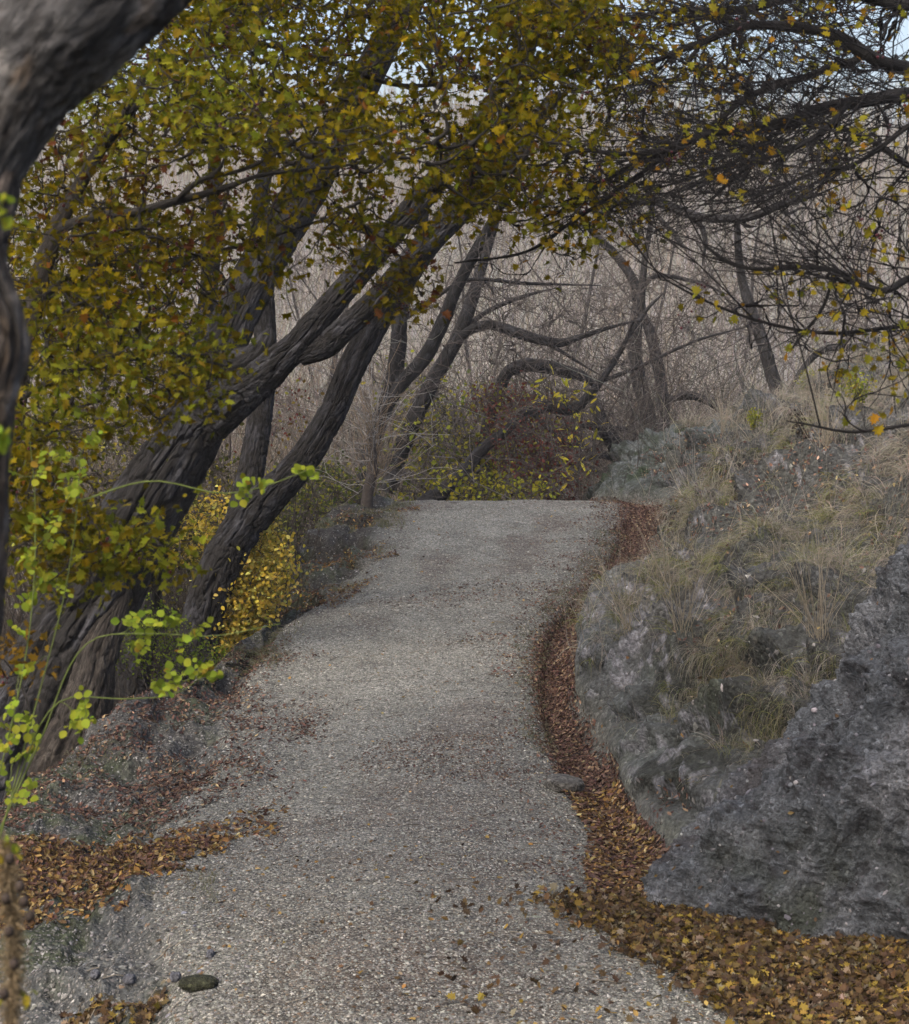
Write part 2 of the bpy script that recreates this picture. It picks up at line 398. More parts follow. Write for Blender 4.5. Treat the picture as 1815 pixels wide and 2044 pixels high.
# ---- valley floor and hillside behind
gx = np.concatenate([np.linspace(-400, -45, 24), np.linspace(-44, 44, 200), np.linspace(45, 400, 24)])
gy = np.concatenate([np.linspace(-60, 28, 60), np.linspace(28.6, 150, 220), np.linspace(155, 900, 40)])
X_, Y_ = np.meshgrid(gx, gy)
P_ = np.stack([X_, Y_, 0 * X_], -1)
def floor_z(x, y):
    p = np.stack([x, y, 0 * x], -1)
    h = -5.0 + 0.35 * fbm(p * 0.15, 3, 40)
    return h + 16.0 * sstep(52, 122, y + 5 * fbm(p * 0.03, 2, 41)) * (1 + 0.25 * fbm(p * 0.03, 3, 42)) + 0.5 * fbm(p * 0.2, 3, 43) * sstep(45, 60, y)
Z_ = floor_z(X_, Y_)
V_ = np.stack([X_, Y_, Z_], -1); ny, nx = X_.shape
idx = np.arange(ny * nx).reshape(ny, nx)
Fc = np.stack([idx[:-1, :-1], idx[:-1, 1:], idx[1:, 1:], idx[1:, :-1]], -1).reshape(-1, 4)
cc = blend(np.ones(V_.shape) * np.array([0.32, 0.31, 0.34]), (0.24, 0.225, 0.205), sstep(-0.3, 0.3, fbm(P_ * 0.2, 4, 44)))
cc = blend(cc, (0.03, 0.03, 0.02), (1 - sstep(22, 38, Y_)) * 1.0)  # near floor coloured dark to stand in for the hollow's shade
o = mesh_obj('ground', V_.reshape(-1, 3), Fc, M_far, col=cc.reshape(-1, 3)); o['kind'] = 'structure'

# ------------------------------------------------------------------ near rock outcrop (its own thing)
RS = {  # Y : foot ... top, going up the face, then back down behind
 8.1:  [(2040,2060),(2060,1900),(2120,1700),(2250,1500),(2400,1350),(2600,1250),(2800,1300),(3000,2100)],
 8.7:  [(1750,1935),(1790,1850),(1850,1640),(1960,1400),(2060,1180),(2200,1020),(2400,1000),(2600,1900)],
 9.1:  [(1520,1885),(1560,1780),(1640,1600),(1720,1430),(1830,1200),(1950,1000),(2200,940),(2500,1800)],
 9.5:  [(1312,1835),(1335,1760),(1420,1640),(1540,1560),(1690,1340),(1830,1080),(2050,960),(2400,1700)],
 10.0: [(1300,1800),(1325,1740),(1385,1630),(1500,1510),(1600,1340),(1740,1130),(1950,990),(2250,1650)],
 10.7: [(1340,1760),(1360,1720),(1410,1620),(1500,1500),(1570,1400),(1680,1210),(1850,1090),(2150,1550)],
 11.4: [(1400,1740),(1420,1700),(1460,1640),(1520,1560),(1590,1470),(1680,1350),(1800,1300),(2050,1500)],
}
ry = np.array(sorted(RS)); RK = np.array([[W(u, v, y) for (u, v) in RS[y]] for y in ry])
rY = np.linspace(ry[0], ry[-1], 620); rs = np.linspace(0, 7, 820)
R1 = hermite(ry, RK, rY); R2 = np.transpose(hermite(np.arange(8), np.transpose(R1, (1, 0, 2)), rs), (1, 0, 2))
Rn = grid_normals(R2)
if Rn[200, 200, 0] > 0: Rn = -Rn
q = R2 @ np.array([[0.9, 0.1, 0.35], [0.2, 1.0, 0.1], [-0.5, 0.2, 0.35]])       # striation frame
flu = ridged(np.stack([R2[..., 1] * 5.5 + 1.2 * fbm(R2 * 2, 2, 58), R2[..., 2] * 1.3, R2[..., 0] * 1.0], -1), 4, 59)
dd = 0.08 * flu + 0.016 * ridged(R2 * 22, 3, 60) + 0.05 * ridged(R2 * 5, 3, 61) + 0.007 * fbm(R2 * 70, 2, 64) - 0.12 - 0.19 * sstep(2.4, 4.4, np.broadcast_to(rs[None], R2.shape[:2])) + 0.17 * fbm(R2 * 1.5 + 3, 3, 50) + 0.12 * ridged(R2 * np.array([1.2, 2.6, 2.0]), 3, 63) + 0.06 * ridged(q * np.array([3.0, 2.2, 1.0]), 4, 51) + 0.028 * fbm(R2 * 9, 4, 52) + 0.012 * fbm(R2 * 34, 3, 54)
for (u, v, Y, rad, dep) in ((1655, 1375, 9.75, 0.13, 0.22), (1700, 1540, 9.35, 0.07, 0.10), (1440, 1630, 9.8, 0.05, 0.07), (1600,1440,9.8,0.10,0.10)):
    c_ = W(u, v, Y); dep = dep * 1.3; dist = np.linalg.norm((R2 - c_) * np.array([0.8, 0.35, 1.4]), axis=-1)
    dd -= dep * np.exp(-(dist / rad) ** 2)
R2 = R2 + Rn * dd[..., None]
Rn = grid_normals(R2)
rc = np.ones(R2.shape) * np.array([0.162, 0.182, 0.212])
rc = blend(rc, (0.06, 0.06, 0.07), 0.7 * sstep(0.15, 0.4, fbm(R2 * 14, 3, 62)))
rc = blend(rc, (0.27, 0.29, 0.33), sstep(0.0, 0.4, fbm(R2 * 2.5, 4, 55)))
rc = blend(rc, (0.12, 0.115, 0.125), 0.8 * sstep(0.0, 0.35, fbm(R2 * 1.5 + 9, 3, 56)))
rc = blend(rc, (0.065, 0.08, 0.055), 0.85 * sstep(0.0, 0.3, fbm(R2 * 2.2 + 4, 3, 57)) * (1 - sstep(0.6, 2.2, np.broadcast_to(rs[None], R2.shape[:2]))))
ny, nx = R2.shape[:2]; idx = np.arange(ny * nx).reshape(ny, nx)
Fc = np.stack([idx[:-1, :-1], idx[:-1, 1:], idx[1:, 1:], idx[1:, :-1]], -1).reshape(-1, 4)
o = mesh_obj('rock_outcrop', R2.reshape(-1, 3), Fc, M_rock, col=rc.reshape(-1, 3))
prop(o, 'large dark blue grey pitted rock face rising beside the broad band of fallen leaves', 'rock')

RP, RN_, RY_ = R2, Rn, rY
# ------------------------------------------------------------------ trunks with fissured bark
def trunk_mesh(pts, rad, sides=72, step=None, amp=0.07, seed=0, base=(0.085, 0.078, 0.072), flare=0.0, colour2=(0.16, 0.16, 0.17), FREQ=2.6, blot=False, zs=0.22):
    pts = np.array(pts, float); rad = np.array(rad, float)
    L = np.concatenate([[0], np.cumsum(np.linalg.norm(np.diff(pts, axis=0), axis=1))])
    if step is None: step = rad.mean() * 2 * math.pi / sides * 1.6
    m = max(8, int(L[-1] / step)); t = np.linspace(0, L[-1], m)
    P = hermite(L, pts, t); r = np.maximum(hermite(L, rad[:, None], t)[:, 0], 0.002)
    P = P + 0.06 * rad.mean() * np.stack([fbm(np.stack([t * 1.7 / (rad.mean() * 8), 0 * t + k, 0 * t + seed], -1), 3, 60 + k) for k in range(3)], -1)
    T = np.gradient(P, axis=0); T = norm(T)
    A = np.zeros_like(T); a = np.cross(T[0], [0.1, 1, 0.2]); A[0] = a / np.linalg.norm(a)
    for i in range(1, m):
        a = A[i-1] - T[i] * np.dot(A[i-1], T[i]); A[i] = a / np.linalg.norm(a)
    B = np.cross(T, A); th = np.arange(sides) * 2 * math.pi / sides
    c, s = np.cos(th), np.sin(th)
    R0 = rad.mean()
    q = np.stack([np.broadcast_to(c * R0, (m, sides)), np.broadcast_to(s * R0, (m, sides)), np.broadcast_to(t[:, None], (m, sides))], -1)
    k = 1.0 / R0
    qq = q * np.array([k, k, k * zs]); warp = 0.35 * fbm(qq * 1.4 + seed, 3, 70)[..., None]
    lump = fbm(q * np.array([k, k, k * 0.5]) * 0.9 + seed, 3, 72)
    q1 = qq * FREQ + warp * 1.2 + seed * 3.1
    g1 = np.exp(-(np.abs(vnoise(q1, 71)) / 0.16) ** 2); g2 = np.exp(-(np.abs(vnoise(q1 * np.array([2.1, 2.1, 2.6]) + 5, 73)) / 0.2) ** 2)
    cx = np.exp(-(np.abs(vnoise(q1 * np.array([1.2, 1.2, 4.0]) + 9, 77)) / 0.12) ** 2)
    fis = ridged(q1 * 0.8, 3, 78)
    rr = r[:, None] * (1 + amp * (0.35 * fis - 1.2 * g1 - 0.55 * g2 - 0.35 * cx) + 0.045 * lump)
    V = P[:, None] + (A[:, None] * c[None, :, None] + B[:, None] * s[None, :, None]) * rr[..., None]
    idx = np.arange(m * sides).reshape(m, sides)
    Fc = np.stack([idx[:-1], np.roll(idx[:-1], -1, 1), np.roll(idx[1:], -1, 1), idx[1:]], -1).reshape(-1, 4)
    C = np.ones(V.shape) * np.array(base)
    C = blend(C, colour2, 0.75 * sstep(-0.1, 0.45, fbm(q * np.array([k, k, k * 0.35]) * 2.3 + seed, 3, 75)))
    if blot:
        C = blend(C, (0.05, 0.04, 0.034), 0.8 * sstep(0.05, 0.3, fbm(q * np.array([26, 26, 16]) + seed, 4, 79)))
        C = blend(C, (0.24, 0.23, 0.225), 0.6 * sstep(0.12, 0.35, fbm(q * np.array([20, 20, 9]) + seed + 30, 4, 80)))
        C = blend(C, (0.22, 0.16, 0.11), 0.5 * sstep(0.3, 0.4, fbm(q * np.array([30, 30, 12]) + seed + 60, 3, 81)))
    return V.reshape(-1, 3), Fc, C.reshape(-1, 3), q.reshape(-1, 3)

def px(pts):
    """pts: (u, v, Y, width_px) -> world points, radii"""
    return [W(u, v, Y) for u, v, Y, w in pts], [0.5 * w / F * Y for u, v, Y, w in pts]

def add_trunk(name, pts, parent, mat=None, **kw):
    P, r = px(pts); V, Fc, C, q = trunk_mesh(P, r, **kw)
    return mesh_obj(name, V, Fc, mat or M_bark, parent, C, q)

# ------------------------------------------------------------------ branching
def dense(poly, step=0.12):
    pts = np.array(poly, float); L = np.concatenate([[0], np.cumsum(np.linalg.norm(np.diff(pts, axis=0), axis=1))])
    t = np.linspace(0, L[-1], max(3, int(L[-1] / step))); return hermite(L, pts, t)

def grow(limbs, targets, r_tip=0.002, r_gain=0.0016, wig=0.05, seg=6, droop=0.0, maxr=0.03, back=0.35, color=(0.03, 0.026, 0.024), cvar=0.3, r=None):
    """attach every target to the nearest point of the tree so far; returns chains and the end points with directions"""
    r = r or rng
    nodes = np.concatenate([dense(l) for l in limbs]); dirs = np.concatenate([norm(np.gradient(dense(l), axis=0)) for l in limbs])
    owner = np.full(len(nodes), -1)
    T = np.asarray(targets)
    d0 = np.array([np.min(np.linalg.norm(nodes - t, axis=1)) for t in T]); T = T[np.argsort(d0)]
    cap = len(nodes) + len(T) * seg; NN = np.empty((cap, 3)); DD = np.empty((cap, 3)); OO = np.empty(cap, int)
    n = len(nodes); NN[:n] = nodes; DD[:n] = dirs; OO[:n] = owner
    ch, par = [], []
    for t in T:
        v = t - NN[:n]; dist = np.linalg.norm(v, axis=1)
        cosn = np.einsum('ij,ij->i', v, DD[:n]) / np.maximum(dist, 1e-6)
        k = int(np.argmin(dist * (1 + back * (1 - cosn)) + 0.0))
        p0 = NN[k]; D = dist[k]
        if D < 0.01: continue
        w = np.linspace(0, 1, seg + 1)[:, None]
        c1 = p0 + DD[k] * D * 0.4 + np.array([0, 0, -droop * D * 0.2]); 
        P = (1 - w) ** 2 * p0 + 2 * w * (1 - w) * c1 + w ** 2 * t
        P[1:-1] += r.normal(0, wig * D / seg * 1.6, (seg - 1, 3))
        P[-1] = t
        ch.append(P); par.append(OO[k]); m = len(ch) - 1
        g = norm(np.gradient(P, axis=0))
        NN[n:n + seg] = P[1:]; DD[n:n + seg] = g[1:]; OO[n:n + seg] = m; n += seg
    desc = np.ones(len(ch))
    for i in range(len(ch) - 1, -1, -1):
        if par[i] >= 0: desc[par[i]] += desc[i]
    out = []
    for i, P in enumerate(ch):
        rb = min(maxr, r_tip + r_gain * desc[i] ** 0.55); rt = max(r_tip * 0.7, min(rb * 0.55, r_tip + 0.0))
        c = np.array(color) * (1 + cvar * (r.random() - 0.5) * 2)
        out.append((P, np.linspace(rb, rt, len(P)), c))
    ends = np.array([P[-1] for P in ch]); ed = norm(np.array([P[-1] - P[-2] for P in ch]))
    return out, ends, ed

def spurs(chains, per=2, ln=(0.04, 0.16), rad=0.0012, droop=0.0, seg=3, spread=0.9, r=None):
    r = r or rng
    out = []
    for P, rr, c in chains:
        for _ in range(per):
            i = r.integers(1, len(P)); d0 = norm(P[i] - P[i - 1]); v = norm(d0 + r.normal(0, spread, 3)); l = r.uniform(*ln)
            Q = [P[i]]
            for k in range(seg):
                v = norm(v + r.normal(0, 0.3, 3) + np.array([0, 0, -droop])); Q.append(Q[-1] + v * l / seg)
            out.append((np.array(Q), np.linspace(rad * 1.3, rad * 0.7, seg + 1), c))
    return out

# ------------------------------------------------------------------ leaf templates
def leaf_lobed():
    o = [(0, 0), (0.10, 0.12), (0.42, 0.10), (0.26, 0.32), (0.52, 0.52), (0.25, 0.54), (0.30, 0.84), (0.12, 0.78), (0, 1.06)]
    pts = o + [(-x, y) for x, y in o[-2:0:-1]]
    V = [(0, 0.42, 0.0)] + [(x, y, 0.22 * abs(x) - 0.16 * (y - 0.4) ** 2) for x, y in pts]
    n = len(pts); Fc = [(0, 1 + i, 1 + (i + 1) % n) for i in range(n)]
    V = np.array(V); V[:, 1] += 0.05; return V, np.array(Fc)
def leaf_oval(w=0.36, fold=0.25):
    o = [(0, 0), (w * 0.75, 0.22), (w, 0.52), (w * 0.62, 0.82), (0, 1.0)]
    pts = o + [(-x, y) for x, y in o[-2:0:-1]]
    V = [(0, 0.5, -0.0)] + [(x, y, fold * abs(x) - 0.18 * (y - 0.45) ** 2) for x, y in pts]
    n = len(pts); return np.array(V), np.array([(0, 1 + i, 1 + (i + 1) % n) for i in range(n)])
def leaf_curl(w=0.3, b=0.5):
    ys = [0, .33, .66, 1.0]; ws = [0.08, w, w * 0.85, 0.03]; V = []
    for y, ww in zip(ys, ws):
        zz = b * (y - 0.5) ** 2
        V += [(-ww, y, zz + 0.5 * ww), (0, y, zz), (ww, y, zz + 0.4 * ww)]
    Fc = []
    for i in range(3):
        for j in range(2):
            a = i * 3 + j; Fc += [(a, a + 1, a + 4), (a, a + 4, a + 3)]
    V = np.array(V); V[:, 1] -= 0.5; return V, np.array(Fc)

def palette(n, items, var=0.18, cv=0.05):
    """items: (weight, (r,g,b))"""
    w = np.array([i[0] for i in items], float); w /= w.sum(); c = np.array([i[1] for i in items])
    k = rng.choice(len(items), n, p=w); c = c[k] * (1 + var * rng.normal(0, 1, (n, 1))) * (1 + cv * rng.normal(0, 1, (n, 3)))
    return np.clip(c, 0.004, 0.85)

def leaf_cluster(ends, edirs, per, size, pal, templ, spread=0.5, sz=0.04, up=0.3, curl=0):
    n = len(ends) * per
    base = np.repeat(ends, per, axis=0) + rng.normal(0, sz, (n, 3)); d0 = np.repeat(edirs, per, axis=0)
    nr = norm(rng.normal(0, 1, (n, 3)) * spread + np.array([0, -0.35, 0.5]) * up * 2)
    R = rot_from(nr, rng.random(n) * 2 * math.pi)
    sc = rng.uniform(size[0], size[1], n)
    if curl: sc = np.stack([sc * rng.uniform(0.45, 1.1, n), sc, sc * rng.uniform(0.5, 3.0, n)], 1)
    return inst(templ[0], templ[1], base, R, sc, pal)

# ================================================================== TREES
LOBED, OVAL, WILLOW, CURL = leaf_lobed(), leaf_oval(), leaf_oval(0.14, 0.2), leaf_curl()
DARKW = (0.022, 0.02, 0.02)

# ---- 1 thick close trunk, out of focus at the top-left corner
t = empty('old_tree', W(-120, 1900, 2.9), 'very thick soft-edged grey brown trunk with a heavy limb leaning across the top corner', 'tree')
add_trunk('trunk', [(-150, 2300, 2.9, 150), (-100, 1500, 2.9, 150), (-62, 1150, 2.9, 150), (-50, 800, 2.9, 165), (-15, 690, 2.9, 150), (-60, 520, 2.9, 150), (-55, 350, 2.95, 200), (-60, 100, 3.0, 200), (-80, -200, 3.1, 190)], t, sides=100, amp=0.10, FREQ=4.5, blot=True, seed=3, base=(0.065, 0.055, 0.05), colour2=(0.13, 0.115, 0.10))
add_trunk('limb', [(-90, 460, 2.95, 120), (-32, 310, 2.95, 190), (36, 150, 2.95, 265), (150, 5, 2.95, 325), (300, -150, 3.0, 330), (520, -330, 3.1, 300)], t, sides=110, amp=0.05, FREQ=7, zs=0.7, blot=True, seed=5, base=(0.062, 0.062, 0.066), colour2=(0.13, 0.132, 0.14))
tw = [(np.array([W(-20, 470, 2.7), W(0, 440, 2.6), W(16, 415, 2.6)]), np.array([0.002, .0016, .001]), np.array(DARKW)), (np.array([W(-30, 900, 2.7), W(-15, 880, 2.6), W(2, 860, 2.6)]), np.array([0.002, .0016, .001]), np.array(DARKW))]
for q_ in tw:
    V, Fc, C = tubes([q_], 5); mesh_obj('twig', V, Fc, M_twig, t, C)
e = np.array([W(14, 405, 2.6), W(20, 430, 2.6), W(2, 425, 2.6), W(0, 855, 2.6), W(6, 875, 2.6)])
V, Fc, C = leaf_cluster(e, e * 0 + [0, 0, 1.], 3, (0.02, 0.03), palette(15, [(1, (0.22, 0.32, 0.03)), (1, (0.3, 0.33, 0.03))]), OVAL, sz=0.004)
mesh_obj('foliage', V, Fc, M_leaf, t, C)

# ---- 2 yellowing hawthorn over the path
HY = [(1.7, (0.14, 0.115, 0.004)), (1.0, (0.22, 0.17, 0.005)), (1.4, (0.10, 0.105, 0.006)), (0.15, (0.14, 0.06, 0.01)), (0.4, (0.08, 0.075, 0.008))]
HG = [(1.3, (0.15, 0.16, 0.012)), (1.2, (0.19, 0.20, 0.015)), (0.7, (0.10, 0.12, 0.012)), (1.6, (0.17, 0.14, 0.01))]
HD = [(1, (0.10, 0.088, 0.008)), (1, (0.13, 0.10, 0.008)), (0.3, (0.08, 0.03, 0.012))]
haw = empty('hawthorn_tree', W(-60, 1750, 6.6), 'hawthorn with dark slim limbs and dense yellow and olive leaves hanging over the path', 'tree', 'hawthorn trees')
add_trunk('trunk', [(-120, 2100, 6.6, 75), (-75, 1700, 6.6, 66), (-30, 1300, 6.6, 58), (-5, 1050, 6.6, 52), (30, 800, 6.6, 48), (66, 610, 6.6, 44), (112, 460, 6.6, 36), (175, 340, 6.6, 26), (260, 200, 6.7, 18), (330, 80, 6.8, 12)], haw, sides=40, base=(0.03, 0.026, 0.024), colour2=(0.05, 0.045, 0.04), seed=9)
hl = [
 [(112, 460, 6.6, 20), (185, 433, 6.5, 17), (260, 425, 6.4, 16), (350, 402, 6.3, 15), (440, 378, 6.3, 11), (520, 350, 6.3, 8), (690, 330, 6.4, 6), (860, 290, 6.5, 4)],
 [(350, 402, 6.3, 10), (400, 360, 6.2, 9), (500, 333, 6.1, 7), (640, 250, 6.1, 5)],
 [(175, 340, 6.6, 16), (300, 180, 6.8, 14), (440, 70, 7.0, 13), (560, 0, 7.2, 12), (700, -90, 7.4, 10), (900, -120, 7.6, 8)],
 [(440, 70, 7.0, 10), (620, 110, 7.2, 9), (800, 170, 7.5, 8), (980, 150, 7.8, 7), (1180, 130, 8.0, 5)],
 [(66, 610, 6.6, 14), (180, 530, 6.9, 10), (330, 520, 7.1, 8), (480, 490, 7.3, 7), (640, 440, 7.4, 4)],
 [(30, 800, 6.6, 14), (150, 740, 6.3, 9), (300, 700, 6.2, 7), (450, 730, 6.1, 4)],
 [(-5, 1050, 6.6, 12), (80, 1020, 6.3, 8), (200, 1060, 6.1, 6), (330, 1110, 6.0, 4)],
 [(-30, 1300, 6.6, 10), (20, 1330, 6.2, 6), (60, 1420, 6.1, 4), (50, 1500, 6.0, 3)],
]
limbs = []
for l in hl:
    P, r_ = px(l); limbs.append(P)
    V, Fc, C, q = trunk_mesh(P, np.array(r_) * 1.15, sides=12, step=0.03, amp=0.05, base=(0.022, 0.02, 0.019), colour2=(0.035, 0.032, 0.03)); mesh_obj('limb', V, Fc, M_bark, haw, C, q)
# (cx, cy, rx, ry, clusters, Y range, palette)
blobs = [
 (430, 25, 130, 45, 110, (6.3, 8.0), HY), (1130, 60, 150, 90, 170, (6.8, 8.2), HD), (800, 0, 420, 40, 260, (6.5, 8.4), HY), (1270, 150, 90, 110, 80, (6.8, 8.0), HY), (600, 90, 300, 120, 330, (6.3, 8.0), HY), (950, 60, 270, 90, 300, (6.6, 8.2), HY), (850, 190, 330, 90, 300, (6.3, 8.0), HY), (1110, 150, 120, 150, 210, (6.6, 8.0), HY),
 (330, 210, 170, 110, 200, (5.8, 7.5), HG), (480, 160, 160, 140, 160, (5.8, 7.5), HG), (560, 280, 260, 90, 230, (5.9, 7.4), HY), (860, 300, 220, 80, 190, (6.2, 7.6), HY),
 (1050, 330, 200, 90, 200, (6.3, 7.8), HY), (960, 390, 110, 50, 90, (6.3, 7.6), HY), (1190, 420, 90, 60, 50, (6.6, 7.6), HY),
 (230, 330, 190, 90, 190, (5.9, 7.5), HD), (150, 480, 150, 150, 270, (5.9, 7.6), HY), (330, 470, 170, 90, 170, (6.0, 7.6), HD), (330, 600, 140, 120, 180, (6.0, 7.6), HY),
 (130, 640, 120, 110, 170, (5.8, 7.3), HY), (500, 440, 130, 60, 80, (6.0, 7.4), HY), (640, 420, 110, 60, 60, (6.2, 7.4), HY), (620, 520, 130, 35, 40, (6.2, 7.4), HY),
 (800, 430, 90, 70, 55, (6.3, 7.5), HY), (800, 560, 60, 60, 30, (6.3, 7.0), HD), (690, 480, 70, 50, 30, (6.3, 7.0), HY), (520, 590, 50, 40, 16, (6.0, 7.0), HY),
 (250, 720, 200, 80, 210, (5.7, 6.9), HG), (420, 740, 90, 45, 70, (5.7, 6.6), HG), (320, 800, 120, 60, 60, (5.8, 6.8), HY), (100, 790, 80, 90, 70, (5.7, 6.8), HG),
 (110, 900, 100, 50, 60, (5.8, 6.6), HY), (60, 1010, 60, 80, 60, (5.8, 6.6), HY), (170, 1070, 110, 45, 90, (5.7, 6.4), HY), (290, 1100, 80, 40, 55, (5.7, 6.3), HG), (180, 1130, 70, 40, 40, (5.7, 6.3), HG),
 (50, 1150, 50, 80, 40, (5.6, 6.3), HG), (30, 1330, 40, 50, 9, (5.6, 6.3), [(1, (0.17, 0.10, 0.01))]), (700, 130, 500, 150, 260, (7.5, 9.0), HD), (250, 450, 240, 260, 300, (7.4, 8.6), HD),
]
HOLES = [(425, 325, 75, 24), (485, 395, 42, 42), (575, 260, 34, 20), (720, 120, 22, 34), (800, 150, 52, 50), (350, 78, 30, 18), (790, 345, 34, 24), (400, 595, 30, 52), (600, 470, 55, 60), (690, 390, 40, 22),
         (505, 640, 62, 90), (545, 700, 60, 60), (140, 905, 90, 22), (300, 900, 120, 40), (950, 200, 26, 14), (1075, 250, 24, 16), (560, 60, 20, 16), (150, 370, 20, 12), (640, 560, 70, 70), (620, 425, 45, 50), (880, 420, 30, 30)]
tg, gp = [], []
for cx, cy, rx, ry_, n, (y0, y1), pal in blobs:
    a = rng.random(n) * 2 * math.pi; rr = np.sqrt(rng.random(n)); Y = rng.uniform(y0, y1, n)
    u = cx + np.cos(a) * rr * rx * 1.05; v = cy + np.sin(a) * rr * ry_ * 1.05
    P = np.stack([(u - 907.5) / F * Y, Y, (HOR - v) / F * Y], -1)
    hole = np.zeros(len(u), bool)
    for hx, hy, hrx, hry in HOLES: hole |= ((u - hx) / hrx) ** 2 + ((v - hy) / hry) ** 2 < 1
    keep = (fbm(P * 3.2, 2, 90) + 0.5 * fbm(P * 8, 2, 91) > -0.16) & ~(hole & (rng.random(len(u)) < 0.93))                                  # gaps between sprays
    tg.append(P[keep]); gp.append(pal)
chains, ends, ed = grow(limbs, np.concatenate(tg), r_tip=0.0016, r_gain=0.0010, maxr=0.012, color=(0.02, 0.018, 0.017))
V, Fc, C = tubes(chains + spurs(chains[::2], 1, (0.05, 0.15), 0.001), 4); mesh_obj('twigs', V, Fc, M_twig, haw, C)
parts = []
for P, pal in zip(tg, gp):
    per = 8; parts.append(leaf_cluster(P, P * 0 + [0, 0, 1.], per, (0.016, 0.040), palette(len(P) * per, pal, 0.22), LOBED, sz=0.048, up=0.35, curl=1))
V, Fc, C = cat_mesh(parts); mesh_obj('foliage', V, Fc, M_leaf, haw, C, smooth=False)
def ico():
    t_ = (1 + 5 ** 0.5) / 2; v = [(-1, t_, 0), (1, t_, 0), (-1, -t_, 0), (1, -t_, 0), (0, -1, t_), (0, 1, t_), (0, -1, -t_), (0, 1, -t_), (t_, 0, -1), (t_, 0, 1), (-t_, 0, -1), (-t_, 0, 1)]
    f = [(0,11,5),(0,5,1),(0,1,7),(0,7,10),(0,10,11),(1,5,9),(5,11,4),(11,10,2),(10,7,6),(7,1,8),(3,9,4),(3,4,2),(3,2,6),(3,6,8),(3,8,9),(4,9,5),(2,4,11),(6,2,10),(8,6,7),(9,8,1)]
    return norm(np.array(v, float)), np.array(f)
ICO = ico()
def berries(centres, per=5):
    n = len(centres) * per; P = np.repeat(centres, per, axis=0) + rng.normal(0, 0.014, (n, 3)) + np.array([0, 0, -0.015])
    return inst(ICO[0], ICO[1], P, rot_from(norm(rng.normal(0, 1, (n, 3))), rng.random(n)), rng.uniform(0.004, 0.006, n), palette(n, [(1, (0.06, 0.006, 0.012)), (1, (0.03, 0.006, 0.01))]))
allT = np.concatenate(tg)
V, Fc, C = berries(allT[rng.choice(len(allT), 330, replace=False)]); mesh_obj('berries', V, Fc, M_berry, haw, C)['kind'] = 'stuff'

# ---- 3 dark nearly bare hawthorn from the top right
hr = empty('hawthorn_tree', W(2500, 1500, 7.5), 'nearly bare hawthorn whose black limbs and fine twigs fan in above the rocky bank', 'tree', 'hawthorn trees')
add_trunk('trunk', [(2700, 1700, 7.6, 140), (2600, 1200, 7.6, 120), (2450, 700, 7.6, 110), (2350, 350, 7.6, 100), (2300, 0, 7.6, 80)], hr, sides=40, base=(0.03, 0.026, 0.024), colour2=(0.05, 0.045, 0.04), seed=12)
rl = [
 [(2330, 300, 7.6, 50), (2050, 200, 7.3, 34), (1815, 138, 7.1, 24), (1746, 118, 7.0, 21), (1682, 76, 7.0, 19), (1634, 61, 7.0, 17), (1522, 50, 7.0, 15), (1474, 54, 7.0, 13), (1413, 80, 7.1, 11), (1330, 112, 7.1, 9), (1234, 166, 7.2, 6)],
 [(2340, 380, 7.6, 50), (2050, 220, 7.2, 32), (1815, 189, 7.0, 24), (1714, 204, 6.9, 20), (1650, 214, 6.9, 19), (1554, 246, 6.8, 16), (1474, 259, 6.8, 14), (1410, 268, 6.8, 13), (1330, 300, 6.9, 10), (1234, 345, 7.0, 8), (1120, 420, 7.1, 5)],
 [(1410, 268, 6.8, 10), (1330, 298, 6.7, 9), (1234, 307, 6.7, 8), (1160, 300, 6.7, 6), (1080, 330, 6.7, 4)],
 [(1714, 118, 7.0, 12), (1618, 150, 6.9, 11), (1490, 195, 6.9, 10), (1430, 245, 6.9, 9), (1330, 310, 7.0, 8), (1227, 385, 7.0, 7), (1132, 450, 7.0, 6), (1057, 500, 7.0, 5), (907, 525, 7.0, 3)],
 [(2400, 500, 7.6, 40), (2000, 380, 7.0, 18), (1815, 330, 6.8, 10), (1720, 270, 6.8, 9), (1600, 245, 6.8, 7), (1450, 330, 6.9, 5), (1300, 380, 7.0, 3)],
 [(2330, 100, 7.6, 40), (2000, 0, 7.4, 24), (1800, 10, 7.2, 18), (1650, -20, 7.2, 14), (1480, 20, 7.2, 12), (1350, 20, 7.3, 8), (1230, 40, 7.4, 5)],
 [(2450, 760, 7.6, 30), (2000, 490, 6.7, 14), (1815, 556, 6.6, 12), (1757, 580, 6.5, 11), (1667, 541, 6.5, 9), (1582, 532, 6.5, 8), (1507, 537, 6.5, 6), (1452, 522, 6.5, 6), (1407, 490, 6.5, 5)],
 [(2450, 800, 7.6, 30), (2000, 660, 6.8, 10), (1815, 650, 6.6, 7), (1657, 665, 6.6, 6), (1532, 645, 6.6, 5), (1407, 600, 6.6, 4), (1332, 560, 6.6, 3)],
 [(2450, 900, 7.6, 30), (2000, 830, 6.4, 10), (1815, 848, 6.2, 6), (1700, 862, 6.2, 5), (1600, 845, 6.2, 3), (1570, 840, 6.2, 2)],
 [(1667, 541, 6.5, 5), (1640, 620, 6.5, 5), (1585, 690, 6.5, 4), (1580, 700, 6.5, 2)],
 [(1700, 204, 6.9, 9), (1600, 290, 6.6, 7), (1500, 330, 6.6, 5), (1420, 400, 6.7, 3)],
 [(1815, 250, 6.5, 9), (1700, 330, 6.5, 7), (1620, 345, 6.5, 5), (1500, 420, 6.6, 3)],
]
limbs = []
